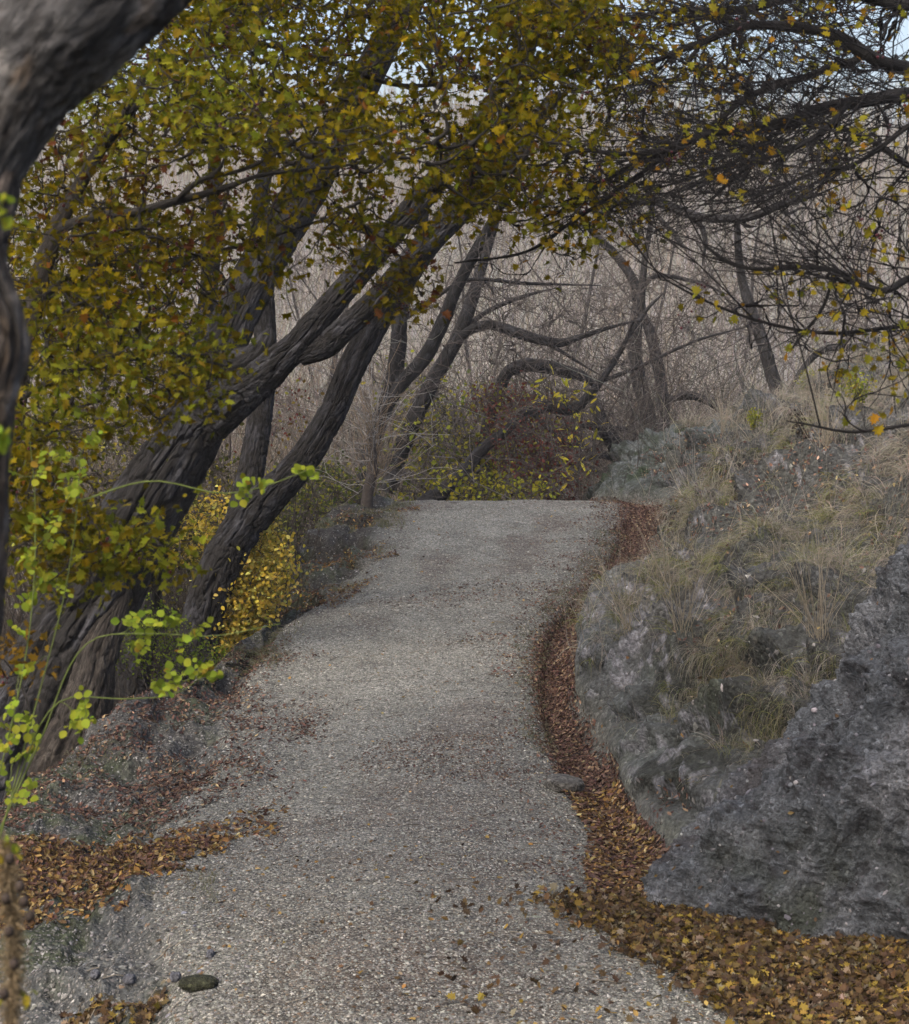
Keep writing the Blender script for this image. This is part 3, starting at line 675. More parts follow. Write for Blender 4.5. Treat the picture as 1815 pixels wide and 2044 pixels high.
for l in rl:
    P, r_ = px(l); limbs.append(P)
    V, Fc, C, q = trunk_mesh(P, np.array(r_) * 1.3, sides=12, step=0.03, amp=0.06, base=(0.008, 0.008, 0.009), colour2=(0.022, 0.021, 0.024)); mesh_obj('limb', V, Fc, M_bark, hr, C, q)
reg = [(1500, 90, 330, 100, 600, (6.5, 8.6)), (1650, 200, 260, 110, 560, (6.3, 8.4)), (1350, 230, 200, 110, 350, (6.5, 8.2)), (1500, 300, 250, 90, 350, (6.3, 7.6)), (1740, 380, 140, 120, 260, (6.2, 7.4)),
       (1700, 520, 160, 120, 220, (6.1, 7.2)), (1650, 640, 190, 90, 170, (6.1, 7.0)), (1450, 560, 140, 90, 60, (6.3, 7.0)), (1180, 430, 160, 80, 120, (6.6, 7.6)), (1050, 530, 130, 40, 26, (6.9, 7.2)), (1740, 760, 100, 110, 60, (6.0, 6.8)), (1400, 20, 420, 50, 340, (6.8, 9.0)), (1550, 10, 300, 40, 420, (6.8, 9.0)), (1350, 110, 170, 90, 260, (6.8, 8.4))]
tg = []
for cx, cy, rx, ry_, n, (y0, y1) in reg:
    a = rng.random(n) * 2 * math.pi; rr = np.sqrt(rng.random(n)); Y = rng.uniform(y0, y1, n)
    u = cx + np.cos(a) * rr * rx; v = cy + np.sin(a) * rr * ry_
    tg.append(np.stack([(u - 907.5) / F * Y, Y, (HOR - v) / F * Y], -1))
tgc = np.concatenate(tg)
tgc = tgc[rng.random(len(tgc)) < 0.42]
chains, ends, ed = grow(limbs, tgc, r_tip=0.0013, r_gain=0.0010, maxr=0.012, wig=0.07, back=1.6, color=(0.009, 0.0085, 0.010))
def shoots_from(lines, n, ln, rad, seg=6, side=0.5, drop=0.18, colr=(0.009, 0.0085, 0.010)):
    out = []; w = np.array([max(0.05, np.linalg.norm(np.diff(l, axis=0), axis=1).sum()) for l in lines]); w /= w.sum()
    for k in rng.choice(len(lines), n, p=w):
        D_ = lines[k]; i = rng.integers(1, len(D_)); v = norm(D_[i] - D_[i - 1]); v = norm(v + rng.normal(0, side, 3) * np.array([1, .8, 1]) + np.array([0, 0, -drop * rng.random()])); l = rng.uniform(*ln)
        Q = [D_[i]]
        for j in range(seg): v = norm(v + rng.normal(0, 0.07, 3) + np.array([-0.02, 0, 0.03])); Q.append(Q[-1] + v * l / seg)
        e_ = Q[-1]; ue = e_[0] / e_[1] * F + 907.5; ve = HOR - e_[2] / e_[1] * F
        if ve > np.interp(ue, [1000, 1150, 1300, 1500, 1650, 1815], [440, 470, 500, 580, 700, 760]) + 25 * rng.normal() and (ln[1] > 0.5 or rng.random() < 0.93): continue
        if ue < 1150 and rng.random() < 0.8: continue
        out.append((np.array(Q), np.linspace(rad, rad * 0.45, seg + 1), np.array(colr)))
    return out
DL = [dense(l, 0.05) for l in limbs]; DL = [l[l[:, 0] / l[:, 1] * F + 907 < 1950] for l in DL]; DL = [l for l in DL if len(l) > 3]
s1 = shoots_from(DL, 420, (0.3, 0.8), 0.003)
s2 = shoots_from([c_[0] for c_ in s1], 1500, (0.10, 0.42), 0.0014)
s3 = shoots_from([c_[0] for c_ in s2], 3000, (0.03, 0.14), 0.0009, seg=3, side=0.8)
V, Fc, C = tubes(chains + spurs(chains, 1, (0.03, 0.12), 0.0009) + s1 + s2 + s3, 4); mesh_obj('twigs', V, Fc, M_twig, hr, C)
lf = []
w_ = np.array([60, 50, 130, 80, 40, 24, 34, 5, 90, 6, 20, 90, 60, 90])
for P, k in zip(tg, w_):
    lf.append(P[rng.choice(len(P), min(k, len(P)), replace=False)])
lf = np.concatenate(lf)
V, Fc, C = leaf_cluster(lf, lf * 0, 3, (0.018, 0.038), palette(len(lf) * 3, [(2, (0.22, 0.17, 0.012)), (0.6, (0.26, 0.14, 0.012)), (1.4, (0.2, 0.2, 0.02))]), LOBED, sz=0.02)
mesh_obj('foliage', V, Fc, M_leaf, hr, C, smooth=False)
V, Fc, C = berries(tgc[rng.choice(len(tgc), 90, replace=False)], 4); mesh_obj('berries', V, Fc, M_berry, hr, C)['kind'] = 'stuff'

# ---- 4 the big leaning willows left of the path
BK = dict(base=(0.021, 0.020, 0.020), colour2=(0.058, 0.060, 0.072))
t = empty('willow_tree', W(60, 1500, 16.1), 'thickest leaning willow, forking twice, its fissured trunk rising from the lower edge of the verge', 'tree', 'leaning willows left of the path')
add_trunk('trunk', [(-60, 1800, 15.90, 336), (20, 1600, 15.90, 264), (70, 1430, 15.90, 216), (130, 1290, 15.90, 192), (200, 1170, 15.90, 176), (270, 1050, 15.90, 160), (330, 950, 15.90, 148), (385, 860, 15.90, 132), (420, 770, 16.00, 110), (450, 680, 16.10, 92), (500, 570, 16.30, 90), (555, 470, 16.50, 88), (610, 380, 16.70, 83), (660, 290, 16.90, 77), (720, 180, 17.20, 68), (790, 40, 17.50, 57), (850, -120, 17.90, 46)], t, sides=280, amp=0.13, seed=1, **BK)
add_trunk('limb', [(360, 940, 15.85, 57), (400, 860, 15.80, 90), (450, 810, 15.70, 93), (520, 755, 15.60, 75), (590, 690, 15.50, 59), (650, 620, 15.50, 55), (720, 540, 15.60, 53), (790, 455, 15.70, 52), (850, 385, 15.80, 50), (920, 300, 16.00, 44), (1000, 180, 16.30, 35), (1080, 40, 16.70, 27)], t, sides=220, amp=0.13, seed=2, **BK)
add_trunk('limb', [(600, 715, 15.50, 34), (650, 690, 15.45, 50), (700, 645, 15.40, 49), (760, 590, 15.40, 47), (820, 520, 15.40, 49), (880, 460, 15.40, 50), (940, 400, 15.50, 45), (1020, 310, 15.70, 37), (1110, 190, 15.90, 29)], t, sides=180, amp=0.13, seed=6, **BK)
add_trunk('branch_stub', [(400, 740, 16.20, 60), (455, 730, 16.00, 66), (505, 716, 15.80, 58), (528, 690, 15.70, 48), (536, 668, 15.70, 30), (540, 655, 15.70, 8)], t, sides=50, amp=0.12, seed=8, **BK)
add_trunk('limb', [(120, 1560, 15.50, 140), (165, 1430, 15.50, 110), (200, 1300, 15.60, 80), (235, 1210, 15.70, 50), (270, 1120, 15.80, 30)], t, sides=150, amp=0.12, seed=18, base=(0.034, 0.029, 0.025), colour2=(0.07, 0.062, 0.055))
t = empty('willow_tree', W(400, 1330, 17.7), 'slimmer leaning willow standing just behind the path edge, with a golden shrub at its foot', 'tree', 'leaning willows left of the path')
add_trunk('trunk', [(370, 1420, 17.70, 103), (395, 1300, 17.70, 89), (412, 1210, 17.70, 84), (440, 1130, 17.70, 84), (480, 1060, 17.70, 84), (530, 1000, 17.70, 76), (580, 950, 17.70, 65), (625, 890, 17.70, 60), (665, 820, 17.70, 57), (700, 740, 17.70, 57), (740, 660, 17.70, 58), (780, 590, 17.70, 57), (830, 520, 17.70, 53), (890, 440, 17.80, 48), (960, 330, 18.00, 40), (1050, 180, 18.30, 31)], t, sides=220, amp=0.13, seed=4, **BK)
add_trunk('limb', [(455, 1120, 17.85, 40), (478, 1040, 17.90, 56), (497, 960, 18.00, 54), (512, 880, 18.10, 52), (524, 790, 18.20, 50), (528, 700, 18.30, 48), (526, 600, 18.40, 44), (524, 500, 18.50, 40), (520, 400, 18.60, 34), (540, 300, 18.70, 26), (570, 180, 18.90, 18)], t, sides=150, amp=0.09, seed=7, **BK)
t = empty('willow_tree', W(270, 1400, 19.4), 'shaded upright trunk half hidden between the two leaning willows', 'tree', 'leaning willows left of the path')
add_trunk('trunk', [(255, 1500, 19.40, 90), (262, 1380, 19.40, 70), (285, 1250, 19.40, 64), (300, 1130, 19.40, 60), (345, 1000, 19.50, 56), (380, 900, 19.70, 50), (400, 750, 19.90, 44), (420, 550, 19.90, 36), (430, 300, 20.10, 26)], t, sides=150, amp=0.09, seed=17, **BK)

for tname, lab, n, xr, yr, zr in (('willow_tree', None, 9000, (-8.5, -0.2), (13, 25), (0.3, 4.5)), ('willow_tree.001', None, 4200, (-6, 0.3), (15, 24), (0.3, 3.5)), ('hawthorn_tree', None, 2600, (-5.0, -0.6), (6.0, 12), (0.35, 2.2))):  # leaf crowns above the frame, unseen, added to shade the left side
    tt = bpy.data.objects[tname]; Y = rng.uniform(*yr, n); x = rng.uniform(*xr, n); z = 0.195 * Y + rng.uniform(*zr, n)
    P = np.stack([x, Y, z], -1); P = P[(fbm(P * 0.6, 2, 95) > -0.2) & (P[:, 2] > 0.2 * P[:, 1] + 0.3)]
    V, Fc, C = leaf_cluster(P, P * 0, 7, (0.08, 0.15), palette(len(P) * 7, [(1, (0.16, 0.14, 0.02)), (1, (0.12, 0.13, 0.02))]), WILLOW if 'willow' in tname else LOBED, sz=0.2)
    mesh_obj('crown', V, Fc, M_leaf, tt, C, smooth=False)
# ---- 5 middle distance trees
BM = dict(base=(0.022, 0.021, 0.021), colour2=(0.05, 0.052, 0.06))
def region_pts(n, cx, cy, rx, ry_, y0, y1):
    a = rng.random(n) * 2 * math.pi; rr = np.sqrt(rng.random(n)); Y = rng.uniform(y0, y1, n)
    u = cx + np.cos(a) * rr * rx; v = cy + np.sin(a) * rr * ry_
    return np.stack([(u - 907.5) / F * Y, Y, (HOR - v) / F * Y], -1)
def mid_tree(label, trunk, limbs_, twig_regs, seed, grp='bare trees beyond the crest of the path', color=(0.085, 0.075, 0.07), per=2, name='bare_tree', rt=0.0038):
    t = empty(name, W(trunk[0][0], trunk[0][1], trunk[0][2]), label, 'tree', grp)
    add_trunk('trunk', trunk, t, sides=36, amp=0.08, seed=seed, **BM)
    L = [px(trunk)[0]]
    for i, l in enumerate(limbs_):
        l = list(l[:-1]) + [(*l[-1][:3], l[-1][3] * 0.3)]
        add_trunk('limb', l, t, sides=24, amp=0.09, seed=seed + i + 1, **BM); L.append(px(l)[0])
    T = np.concatenate([region_pts(*g) for g in twig_regs])
    ch, e, d_ = grow(L, T, r_tip=rt, r_gain=0.0022, maxr=0.03, wig=0.25, back=0.6, color=color)
    V, Fc, C = tubes(ch + spurs(ch, per, (0.2, 0.9), rt * 0.75, seg=4), 4); mesh_obj('twigs', V, Fc, M_twig, t, C)
    return t
mid_tree('slanting bare tree with a pale double stem in a wide V behind the leaning willows', [(720, 1010, 27, 42), (735, 930, 27, 36), (750, 860, 27, 36), (780, 780, 27, 34), (795, 700, 27, 34), (800, 620, 27, 32), (830, 520, 27, 26), (850, 400, 27, 20)],
         [[(770, 820, 26.8, 20), (800, 770, 26.8, 28), (850, 710, 26.8, 30), (885, 640, 26.7, 28), (910, 580, 26.6, 26), (945, 510, 26.5, 24), (985, 440, 26.4, 20), (1040, 340, 26.2, 14)],
          [(800, 640, 27, 14), (860, 600, 27, 10), (930, 560, 27, 8), (1040, 565, 27, 7), (1200, 570, 27, 6)]],
         [(120, 850, 600, 200, 200, 25, 29), (60, 1050, 500, 160, 120, 25, 29)], 30)
mid_tree('dark leaning tree with two long crooked limbs reaching right above the path crest', [(770, 980, 29, 44), (800, 900, 29, 36), (835, 820, 29, 34), (870, 750, 29, 32), (905, 690, 29, 30), (935, 620, 29, 28), (960, 540, 29, 22), (990, 440, 29, 16)],
         [[(900, 700, 29, 16), (930, 665, 28.9, 18), (975, 648, 28.8, 20), (1020, 660, 28.8, 22), (1070, 676, 28.7, 22), (1120, 684, 28.7, 18), (1160, 672, 28.7, 12), (1230, 650, 28.7, 7), (1300, 635, 28.7, 4)],
          [(1060, 676, 28.7, 8), (1100, 690, 28.6, 8), (1150, 720, 28.6, 6), (1200, 750, 28.6, 5)],
          [(905, 690, 29, 12), (960, 630, 29, 10), (1050, 590, 29, 8), (1110, 575, 29, 6)]],
         [(110, 1050, 640, 180, 90, 27, 31), (90, 950, 800, 160, 120, 28, 31)], 36)
mid_tree('bowed willow with a mossy stem arching over and drooping toward its broken tip', [(930, 1010, 30, 40), (955, 940, 30, 32), (975, 850, 30, 28), (995, 790, 30, 26), (1012, 745, 30, 26), (1045, 730, 30, 28), (1090, 732, 30, 28), (1130, 742, 30, 26), (1165, 752, 30, 20), (1190, 770, 30, 12)],
         [[(1190, 770, 30, 8), (1215, 735, 30, 9), (1250, 680, 30, 9), (1290, 620, 30, 8), (1330, 580, 30, 6)], [(1190, 765, 30, 10), (1280, 730, 30, 7), (1390, 680, 30, 6), (1500, 650, 30, 4)]],
         [(120, 1100, 840, 220, 90, 28, 32), (110, 1200, 700, 200, 150, 28, 32)], 42)
mid_tree('low dark limb lying across the thicket, turning up at its tip', [(840, 1010, 28, 36), (880, 985, 28, 34), (915, 955, 28.2, 28), (960, 900, 28.4, 24), (1010, 860, 28.6, 20), (1060, 820, 28.8, 22), (1100, 812, 28.8, 24), (1140, 818, 28.8, 22), (1175, 790, 28.8, 18), (1210, 745, 28.8, 13), (1245, 690, 28.8, 9), (1265, 640, 28.8, 6)],
         [[(1060, 820, 28.8, 12), (1090, 850, 28.8, 10), (1130, 890, 28.8, 8)]], [(120, 950, 880, 220, 110, 27, 31), (80, 1200, 700, 120, 120, 28, 30)], 47, name='fallen_tree')
mid_tree('two-stemmed bare tree rooted at the grassy shoulder, carrying a long knotted blue grey limb', [(1305, 875, 33, 34), (1292, 820, 33, 31), (1272, 740, 33, 30), (1268, 660, 33, 28), (1275, 600, 33, 26), (1262, 555, 33, 20), (1230, 510, 33, 18), (1190, 470, 33, 16), (1160, 430, 33, 14), (1130, 360, 33, 10)],
         [[(1180, 455, 32.8, 8), (1220, 410, 32.5, 16), (1290, 398, 32, 18), (1345, 415, 31.5, 20), (1400, 434, 31, 18), (1450, 436, 30.5, 17), (1510, 430, 30, 16), (1560, 408, 30, 15), (1600, 394, 30, 12), (1650, 388, 30, 7)],
          [(1360, 420, 31.4, 12), (1395, 445, 31.2, 12), (1408, 480, 31, 10), (1402, 530, 31, 6)],
          [(1290, 400, 32, 10), (1325, 445, 31.8, 10), (1350, 470, 31.6, 11), (1362, 490, 31.4, 9), (1378, 498, 31.3, 5)],
          [(1480, 434, 30.2, 6), (1490, 450, 30.2, 8), (1512, 452, 30.2, 6)],
          [(1560, 408, 30, 4), (1575, 425, 30, 6), (1600, 415, 30, 5), (1650, 425, 30, 3)],
          [(1275, 600, 33, 12), (1300, 555, 33, 10), (1380, 560, 33, 8), (1460, 590, 33, 6)]],
         [(150, 1300, 480, 200, 130, 30, 34), (100, 1350, 680, 180, 130, 31, 34)], 53)
mid_tree('slim bare tree with a forked upright stem at the end of the grassy shoulder', [(1322, 880, 32.5, 28), (1325, 820, 32.5, 26), (1316, 740, 32.5, 24), (1300, 670, 32.5, 22), (1282, 620, 32.5, 18), (1285, 540, 32.5, 14), (1300, 440, 32.5, 10)],
         [[(1335, 800, 32.5, 10), (1370, 790, 32.5, 18), (1400, 795, 32.5, 16), (1450, 830, 32.5, 12)]], [(90, 1380, 600, 150, 150, 31, 35)], 59)
mid_tree('leaning grey stem behind the top of the grassy bank', [(1570, 830, 31, 30), (1545, 760, 31, 28), (1525, 690, 31, 26), (1500, 620, 31, 24), (1480, 550, 31, 18), (1470, 430, 31, 12)],
         [[(1560, 800, 31, 8), (1640, 700, 31, 14), (1720, 690, 31, 14), (1815, 640, 31, 12)]], [(110, 1550, 600, 200, 120, 30, 34), (60, 1700, 640, 120, 80, 30, 33)], 64)
mid_tree('tangled dark fallen willow crown at the foot of the far shoulder', [(1260, 950, 31, 40), (1235, 900, 31, 36), (1205, 850, 31, 30), (1190, 810, 31, 22), (1180, 790, 31, 12)],
         [[(1235, 900, 31, 16), (1210, 870, 30.5, 20), (1180, 850, 30, 16), (1150, 850, 30, 8)], [(1215, 860, 31, 12), (1240, 855, 31, 10), (1275, 870, 31, 6)], [(1240, 920, 31, 14), (1200, 910, 30.6, 12), (1150, 925, 30.3, 8)]],
         [(110, 1220, 870, 110, 90, 29, 33)], 70, name='fallen_tree')

# ---- 6 far bare tree trunks
far = [(600, 44), (690, 50), (770, 42), (980, 46), (1060, 55), (1130, 40), (1210, 48), (1390, 44), (1440, 52), (1590, 40), (1640, 46), (1720, 50), (450, 40), (320, 46), (180, 42), (880, 50)]
wh = ['stump-thick', 'slender', 'crooked', 'split', 'pale', 'knotty', 'straight', 'sinuous', 'spindly', 'broad', 'bent', 'whippy', 'mossy', 'twisted', 'scraggy', 'lean']
nb = ['above the left willow fork', 'seen between the leaning willows', 'left of the arched stem', 'over the crest of the path', 'over the middle of the crest', 'behind the arched stem', 'behind the low lying limb', 'beyond the two-stemmed tree', 'under the blue grey limb', 'over the green herbs on the bank', 'behind the bank top', 'behind the hanging hawthorn twigs', 'behind the thickest willow', 'deep behind the yellow leaves', 'at the shaded left side', 'behind the slanting V tree']
far = [f_ for f_ in far]
for k, (u, Y) in enumerate(far):
    if k in (2, 5, 7, 11, 13, 15, 9): continue
    lean = rng.uniform(-130, 150); w0 = rng.uniform(7, 12); vb = HOR + 4.8 / Y * F
    tr = [(u, vb, Y, w0 * 1.3), (u + lean * .2, 950, Y, w0), (u + lean * .5, 800, Y, w0 * .9), (u + lean * .8, 650, Y, w0 * .75), (u + lean + rng.uniform(-20, 20), 520, Y, w0 * .55), (u + lean * 1.2, 390, Y, w0 * .35)]
    lb = [[(u + lean * .5, 800, Y, w0 * .5), (u + lean * .5 + 50, 700, Y, w0 * .4), (u + lean + 70, 560, Y + 1, w0 * .25)], [(u + lean * .8, 660, Y, w0 * .4), (u + lean * .6 - 50, 570, Y, w0 * .3), (u - 60, 450, Y, w0 * .2)]]
    mid_tree('%s far bare willow %s' % (wh[k], nb[k]), tr, lb, [(90, u + lean * .7, 560, 120, 190, Y - 3, Y + 3)], 80 + k, grp='far bare willows', color=(0.12, 0.105, 0.095), rt=0.0055)

# ---- 7 thicket of fine shoots far behind (uncountable)
def shoots(n, ur, Yr, hr_, base_fn, colr, rad, seed, bendx=0.18, seg=6):
    Y = np.sqrt(rng.uniform(Yr[0] ** 2, Yr[1] ** 2, n)); u = rng.uniform(ur[0], ur[1], n); x = (u - 907.5) / F * Y
    z0 = base_fn(x, Y); h = rng.uniform(hr_[0], hr_[1], n)
    cl = fbm(np.stack([x * 0.5, Y * 0.3, 0 * x], -1), 2, seed)
    h = h * (1 + 0.35 * cl)
    w = np.linspace(0, 1, seg + 1)
    bx = rng.normal(0, bendx, n) + 0.2 * cl; by = rng.normal(0, bendx, n)
    wob = rng.normal(0, 0.035, (n, seg + 1, 3)).cumsum(axis=1) * h[:, None, None] * 0.35
    P = np.stack([x[:, None] + h[:, None] * (bx[:, None] * w + 0.15 * bx[:, None] * w ** 2), Y[:, None] + h[:, None] * by[:, None] * w, z0[:, None] + h[:, None] * w], -1) + wob
    r = rad * (Y / 50)[:, None] * (1.25 - 0.75 * w)[None]
    c = colr(n, x, Y)
    return P, r, c
def tube_arrays(P, r, C, sides=3):
    return tubes([(P[i], r[i], C[i]) for i in range(len(P))], sides)
def colr1(n, x, Y):
    return palette(n, [(2, (0.28, 0.265, 0.225)), (1.8, (0.42, 0.41, 0.385)), (0.8, (0.11, 0.10, 0.095)), (1.4, (0.34, 0.345, 0.36)), (0.35, (0.30, 0.25, 0.17))], 0.15)
P, r, c = shoots(26000, (-100, 1900), (46, 112), (3.0, 6.5), floor_z, colr1, 0.0095, 120, 0.2)
V, Fc, C = tube_arrays(P, r, c); o = mesh_obj('thicket', V, Fc, M_twig, col=C); prop(o, 'pale brown mass of fine upright willow shoots covering the slope behind', 'thicket', kind='stuff')
# side twiglets on shoots
NT = 26000
k = rng.choice(len(P), NT); i = rng.integers(1, 6, NT); b0 = P[k, i]; L_ = rng.uniform(0.4, 1.3, NT)
dv = norm(np.stack([rng.normal(0, .55, NT), rng.normal(0, .5, NT), rng.uniform(0.3, 1.0, NT)], -1))
w = np.linspace(0, 1, 4)[None, :, None]
P2 = b0[:, None] + dv[:, None] * L_[:, None, None] * w + rng.normal(0, 0.05, (NT, 4, 3)) * w + np.array([0, 0, 0.2]) * w ** 2
V, Fc, C = tubes([(P2[a], np.linspace(1, 0.6, 4) * 0.0075 * b0[a, 1] / 50, c[k[a]]) for a in range(NT)], 3)
o = mesh_obj('thicket', V, Fc, M_twig, col=C); prop(o, 'finer side twigs tangled through the willow shoots on the slope', 'thicket', kind='stuff')
# nearer tangled undergrowth
def ug(x, Y): return np.maximum(floor_z(x, Y), -3.9 + 0 * x) 
def colr2(n, x, Y):
    return palette(n, [(2, (0.12, 0.10, 0.08)), (1.3, (0.20, 0.18, 0.16)), (1.5, (0.05, 0.045, 0.043)), (0.5, (0.17, 0.13, 0.08))], 0.2)
P, r, c = shoots(8000, (-50, 1700), (31.5, 44), (1.6, 4.6), ug, colr2, 0.0085, 121, 0.34)
V, Fc, C = tube_arrays(P, r, c); o = mesh_obj('undergrowth', V, Fc, M_twig, col=C); prop(o, 'tangled grey brown twigs filling the hollow beyond the crest of the path', 'undergrowth', kind='stuff')
P, r, c = shoots(900, (700, 1850), (27, 42), (1.2, 3.6), lambda x, Y: np.maximum(floor_z(x, Y), -2.6) + 1.6 * rng.random(len(x)) * (Y > 30), lambda n, x, Y: palette(n, [(2, (0.07, 0.063, 0.058)), (1, (0.20, 0.19, 0.18)), (1, (0.12, 0.11, 0.10))], 0.2), 0.009, 123, 0.95, seg=9)
P = P + 0.12 * np.stack([fbm(P * 0.9 + k * 7, 3, 130 + k) for k in range(3)], -1) * np.linspace(0, 6, 10)[None, :, None]
ok = (uv_of(P)[1].min(1) > 300); P, r, c = P[ok], r[ok], c[ok]
m1 = [(P[a], r[a], c[a]) for a in range(len(P))]
V, Fc, C = tubes(m1 + spurs(m1, 3, (0.2, 0.8), 0.0035, seg=4), 4); o = mesh_obj('undergrowth', V, Fc, M_twig, col=C); prop(o, 'curling dark bare branches crossing in front of the pale far slope', 'undergrowth', kind='stuff')
P, r, c = shoots(2600, (-100, 620), (18.5, 26), (0.8, 3.2), lambda x, Y: -3.9 + 0 * x, lambda n, x, Y: colr2(n, x, Y) * 0.4, 0.0095, 122, 0.5)  # twig colours scaled down to paint in the canopy's shade
uu, vv = uv_of(P); ok = (uu.max(1) < 640) | (vv.max(1) < 985); P, r, c = P[ok], r[ok], c[ok]
V, Fc, C = tube_arrays(P, r, c); o = mesh_obj('undergrowth', V, Fc, M_twig, col=C); prop(o, 'shade-darkened tangled briars and twigs in the hollow behind the leaning willows', 'undergrowth', kind='stuff')

# ------------------------------------------------------------------ leafy shrubs
def shrub(name, label, cat, base, regs, pal, templ, size, per=5, twig=(0.06, 0.05, 0.04), rt=0.0016, group=None, sz=0.05, sides=4, mat=None, dots=None):
    """base: list of (u, v, Y) stem feet; regs: twig/leaf regions"""
    t = empty(name, W(*base[0]), label, cat, group)
    T = np.concatenate([region_pts(*g) for g in regs]); c0 = T.mean(axis=0)
    L = []
    for b in base:
        b_ = W(*b); m_ = b_ + (c0 - b_) * 0.4 + rng.normal(0, 0.05, 3); L.append([b_, (b_ + m_) / 2 + rng.normal(0, 0.03, 3), m_])
    ch, e, d_ = grow(L, T, r_tip=rt, r_gain=rt * 0.5, maxr=rt * 7, wig=0.2, color=twig)
    st = [(dense(l, 0.1), np.linspace(rt * 8, rt * 5, len(dense(l, 0.1))), np.array(twig)) for l in L]
    for q_ in st:
        V, Fc, C = tubes([q_], 8); mesh_obj('stem', V, Fc, M_twig, t, C)
    V, Fc, C = tubes(ch + spurs(ch, 1, (sz, sz * 3), rt * 0.8), sides); mesh_obj('twigs', V, Fc, M_twig, t, C)
    V, Fc, C = leaf_cluster(e, d_, per, size, palette(len(e) * per, pal, 0.2), templ, sz=sz); mesh_obj('foliage', V, Fc, mat or M_leaf, t, C, smooth=False)
    return t
GOLD = [(2, (0.66, 0.48, 0.07)), (1.5, (0.8, 0.64, 0.16)), (0.7, (0.34, 0.32, 0.05))]
YG = [(2, (0.26, 0.27, 0.03)), (1.2, (0.34, 0.30, 0.04)), (1, (0.16, 0.20, 0.03))]
GR = [(2, (0.22, 0.30, 0.03)), (1, (0.30, 0.36, 0.04)), (1, (0.14, 0.20, 0.03))]
RD = [(2, (0.16, 0.05, 0.04)), (1, (0.22, 0.08, 0.06)), (0.5, (0.30, 0.28, 0.04))]
shrub('golden_shrub', 'golden yellow leafy shrub glowing behind the foot of the slimmer leaning willow', 'shrub', [(430, 1360, 18.7), (470, 1340, 18.7)],
      [(240, 525, 1125, 62, 75, 17.6, 18.7), (260, 480, 1210, 60, 60, 17.6, 18.5), (90, 430, 1080, 40, 90, 18.5, 19.7), (110, 470, 1210, 50, 50, 18.0, 18.9), (170, 450, 1285, 45, 45, 17.6, 18.3), (60, 370, 1060, 40, 60, 18.7, 19.7)], GOLD, OVAL, (0.028, 0.05), 10, sz=0.06, rt=0.002)
shrub('briar_bush', 'small-leaved green briar in the dark hollow between the willow trunks', 'shrub', [(300, 1420, 16.5), (350, 1400, 16.5)],
      [(120, 330, 1290, 70, 70, 16.1, 17.1), (60, 280, 1240, 60, 50, 16.1, 16.9), (40, 200, 1300, 60, 60, 16.1, 16.9), (40, 420, 1310, 30, 25, 16.3, 16.9)], GR, OVAL, (0.016, 0.032), 6, sz=0.05, rt=0.0016)
shrub('spindle_bush', 'loose green and yellow bush at the left end of the path crest', 'shrub', [(860, 1080, 31), (920, 1080, 31)],
      [(300, 880, 930, 120, 80, 28.5, 31), (200, 960, 880, 120, 110, 28.5, 31), (110, 830, 800, 80, 90, 28.5, 31)], YG, OVAL, (0.045, 0.085), 3, sz=0.14, rt=0.0035)
shrub('yellow_bush', 'low bright yellow bush standing just beyond the middle of the path crest', 'shrub', [(950, 1060, 28), (1010, 1060, 28)],
      [(120, 940, 970, 70, 30, 27, 29), (70, 1050, 970, 60, 25, 27, 29)], [(1, (0.36, 0.33, 0.03)), (1, (0.28, 0.30, 0.03))], OVAL, (0.045, 0.08), 3, sz=0.09, rt=0.003)
shrub('red_bush', 'reddish brown leaved bush with yellow specks beyond the path crest', 'shrub', [(1080, 1080, 30), (1130, 1080, 30)],
      [(330, 1060, 870, 90, 90, 28, 30), (120, 1120, 950, 60, 60, 28.5, 31), (90, 1000, 800, 50, 20, 29, 30)], RD, OVAL, (0.03, 0.065), 4, sz=0.12, rt=0.003, twig=(0.10, 0.06, 0.05))
shrub('willow_sapling', 'thin sapling with narrow hanging yellow leaves right of the red bush', 'sapling', [(1170, 1060, 28)],
      [(70, 1150, 860, 50, 110, 27.5, 28.5), (30, 1120, 780, 50, 40, 27.5, 28.5)], [(1, (0.55, 0.48, 0.05)), (1, (0.45, 0.42, 0.04))], WILLOW, (0.10, 0.16), 1, sz=0.05, rt=0.003)
shrub('verge_bush', 'dull green bush low behind the left flank of the far path', 'shrub', [(640, 1150, 26)],
      [(300, 640, 980, 90, 60, 24.5, 27), (260, 560, 1030, 80, 80, 23, 26), (60, 720, 1000, 50, 30, 26, 28)], [(2, (0.08, 0.10, 0.03)), (1, (0.20, 0.22, 0.03)), (0.5, (0.3, 0.27, 0.04))], OVAL, (0.03, 0.06), 4, sz=0.1, rt=0.003)
shrub('leafy_thicket', 'yellow-green leafy bush in the shade behind the thickest willow', 'shrub', [(160, 1300, 19)],
      [(300, 150, 950, 150, 160, 18.5, 22), (330, 420, 1020, 140, 110, 18.5, 21.5), (220, 250, 850, 200, 120, 18.5, 22), (200, 330, 1150, 160, 120, 19.6, 21.5)], [(1, (0.20, 0.18, 0.03)), (1.6, (0.07, 0.075, 0.02)), (0.5, (0.42, 0.38, 0.06))], OVAL, (0.03, 0.055), 4, sz=0.1, rt=0.0028)
shrub('barberry_bush', 'thin red-berried leafy bush behind the yellow hawthorn leaves', 'shrub', [(400, 1150, 20)],
      [(160, 380, 650, 120, 130, 19, 22), (60, 560, 820, 60, 60, 19, 21)], [(1, (0.16, 0.05, 0.04)), (1, (0.22, 0.15, 0.04)), (0.6, (0.28, 0.26, 0.05))], OVAL, (0.03, 0.05), 3, sz=0.12, rt=0.003, twig=(0.16, 0.13, 0.12))
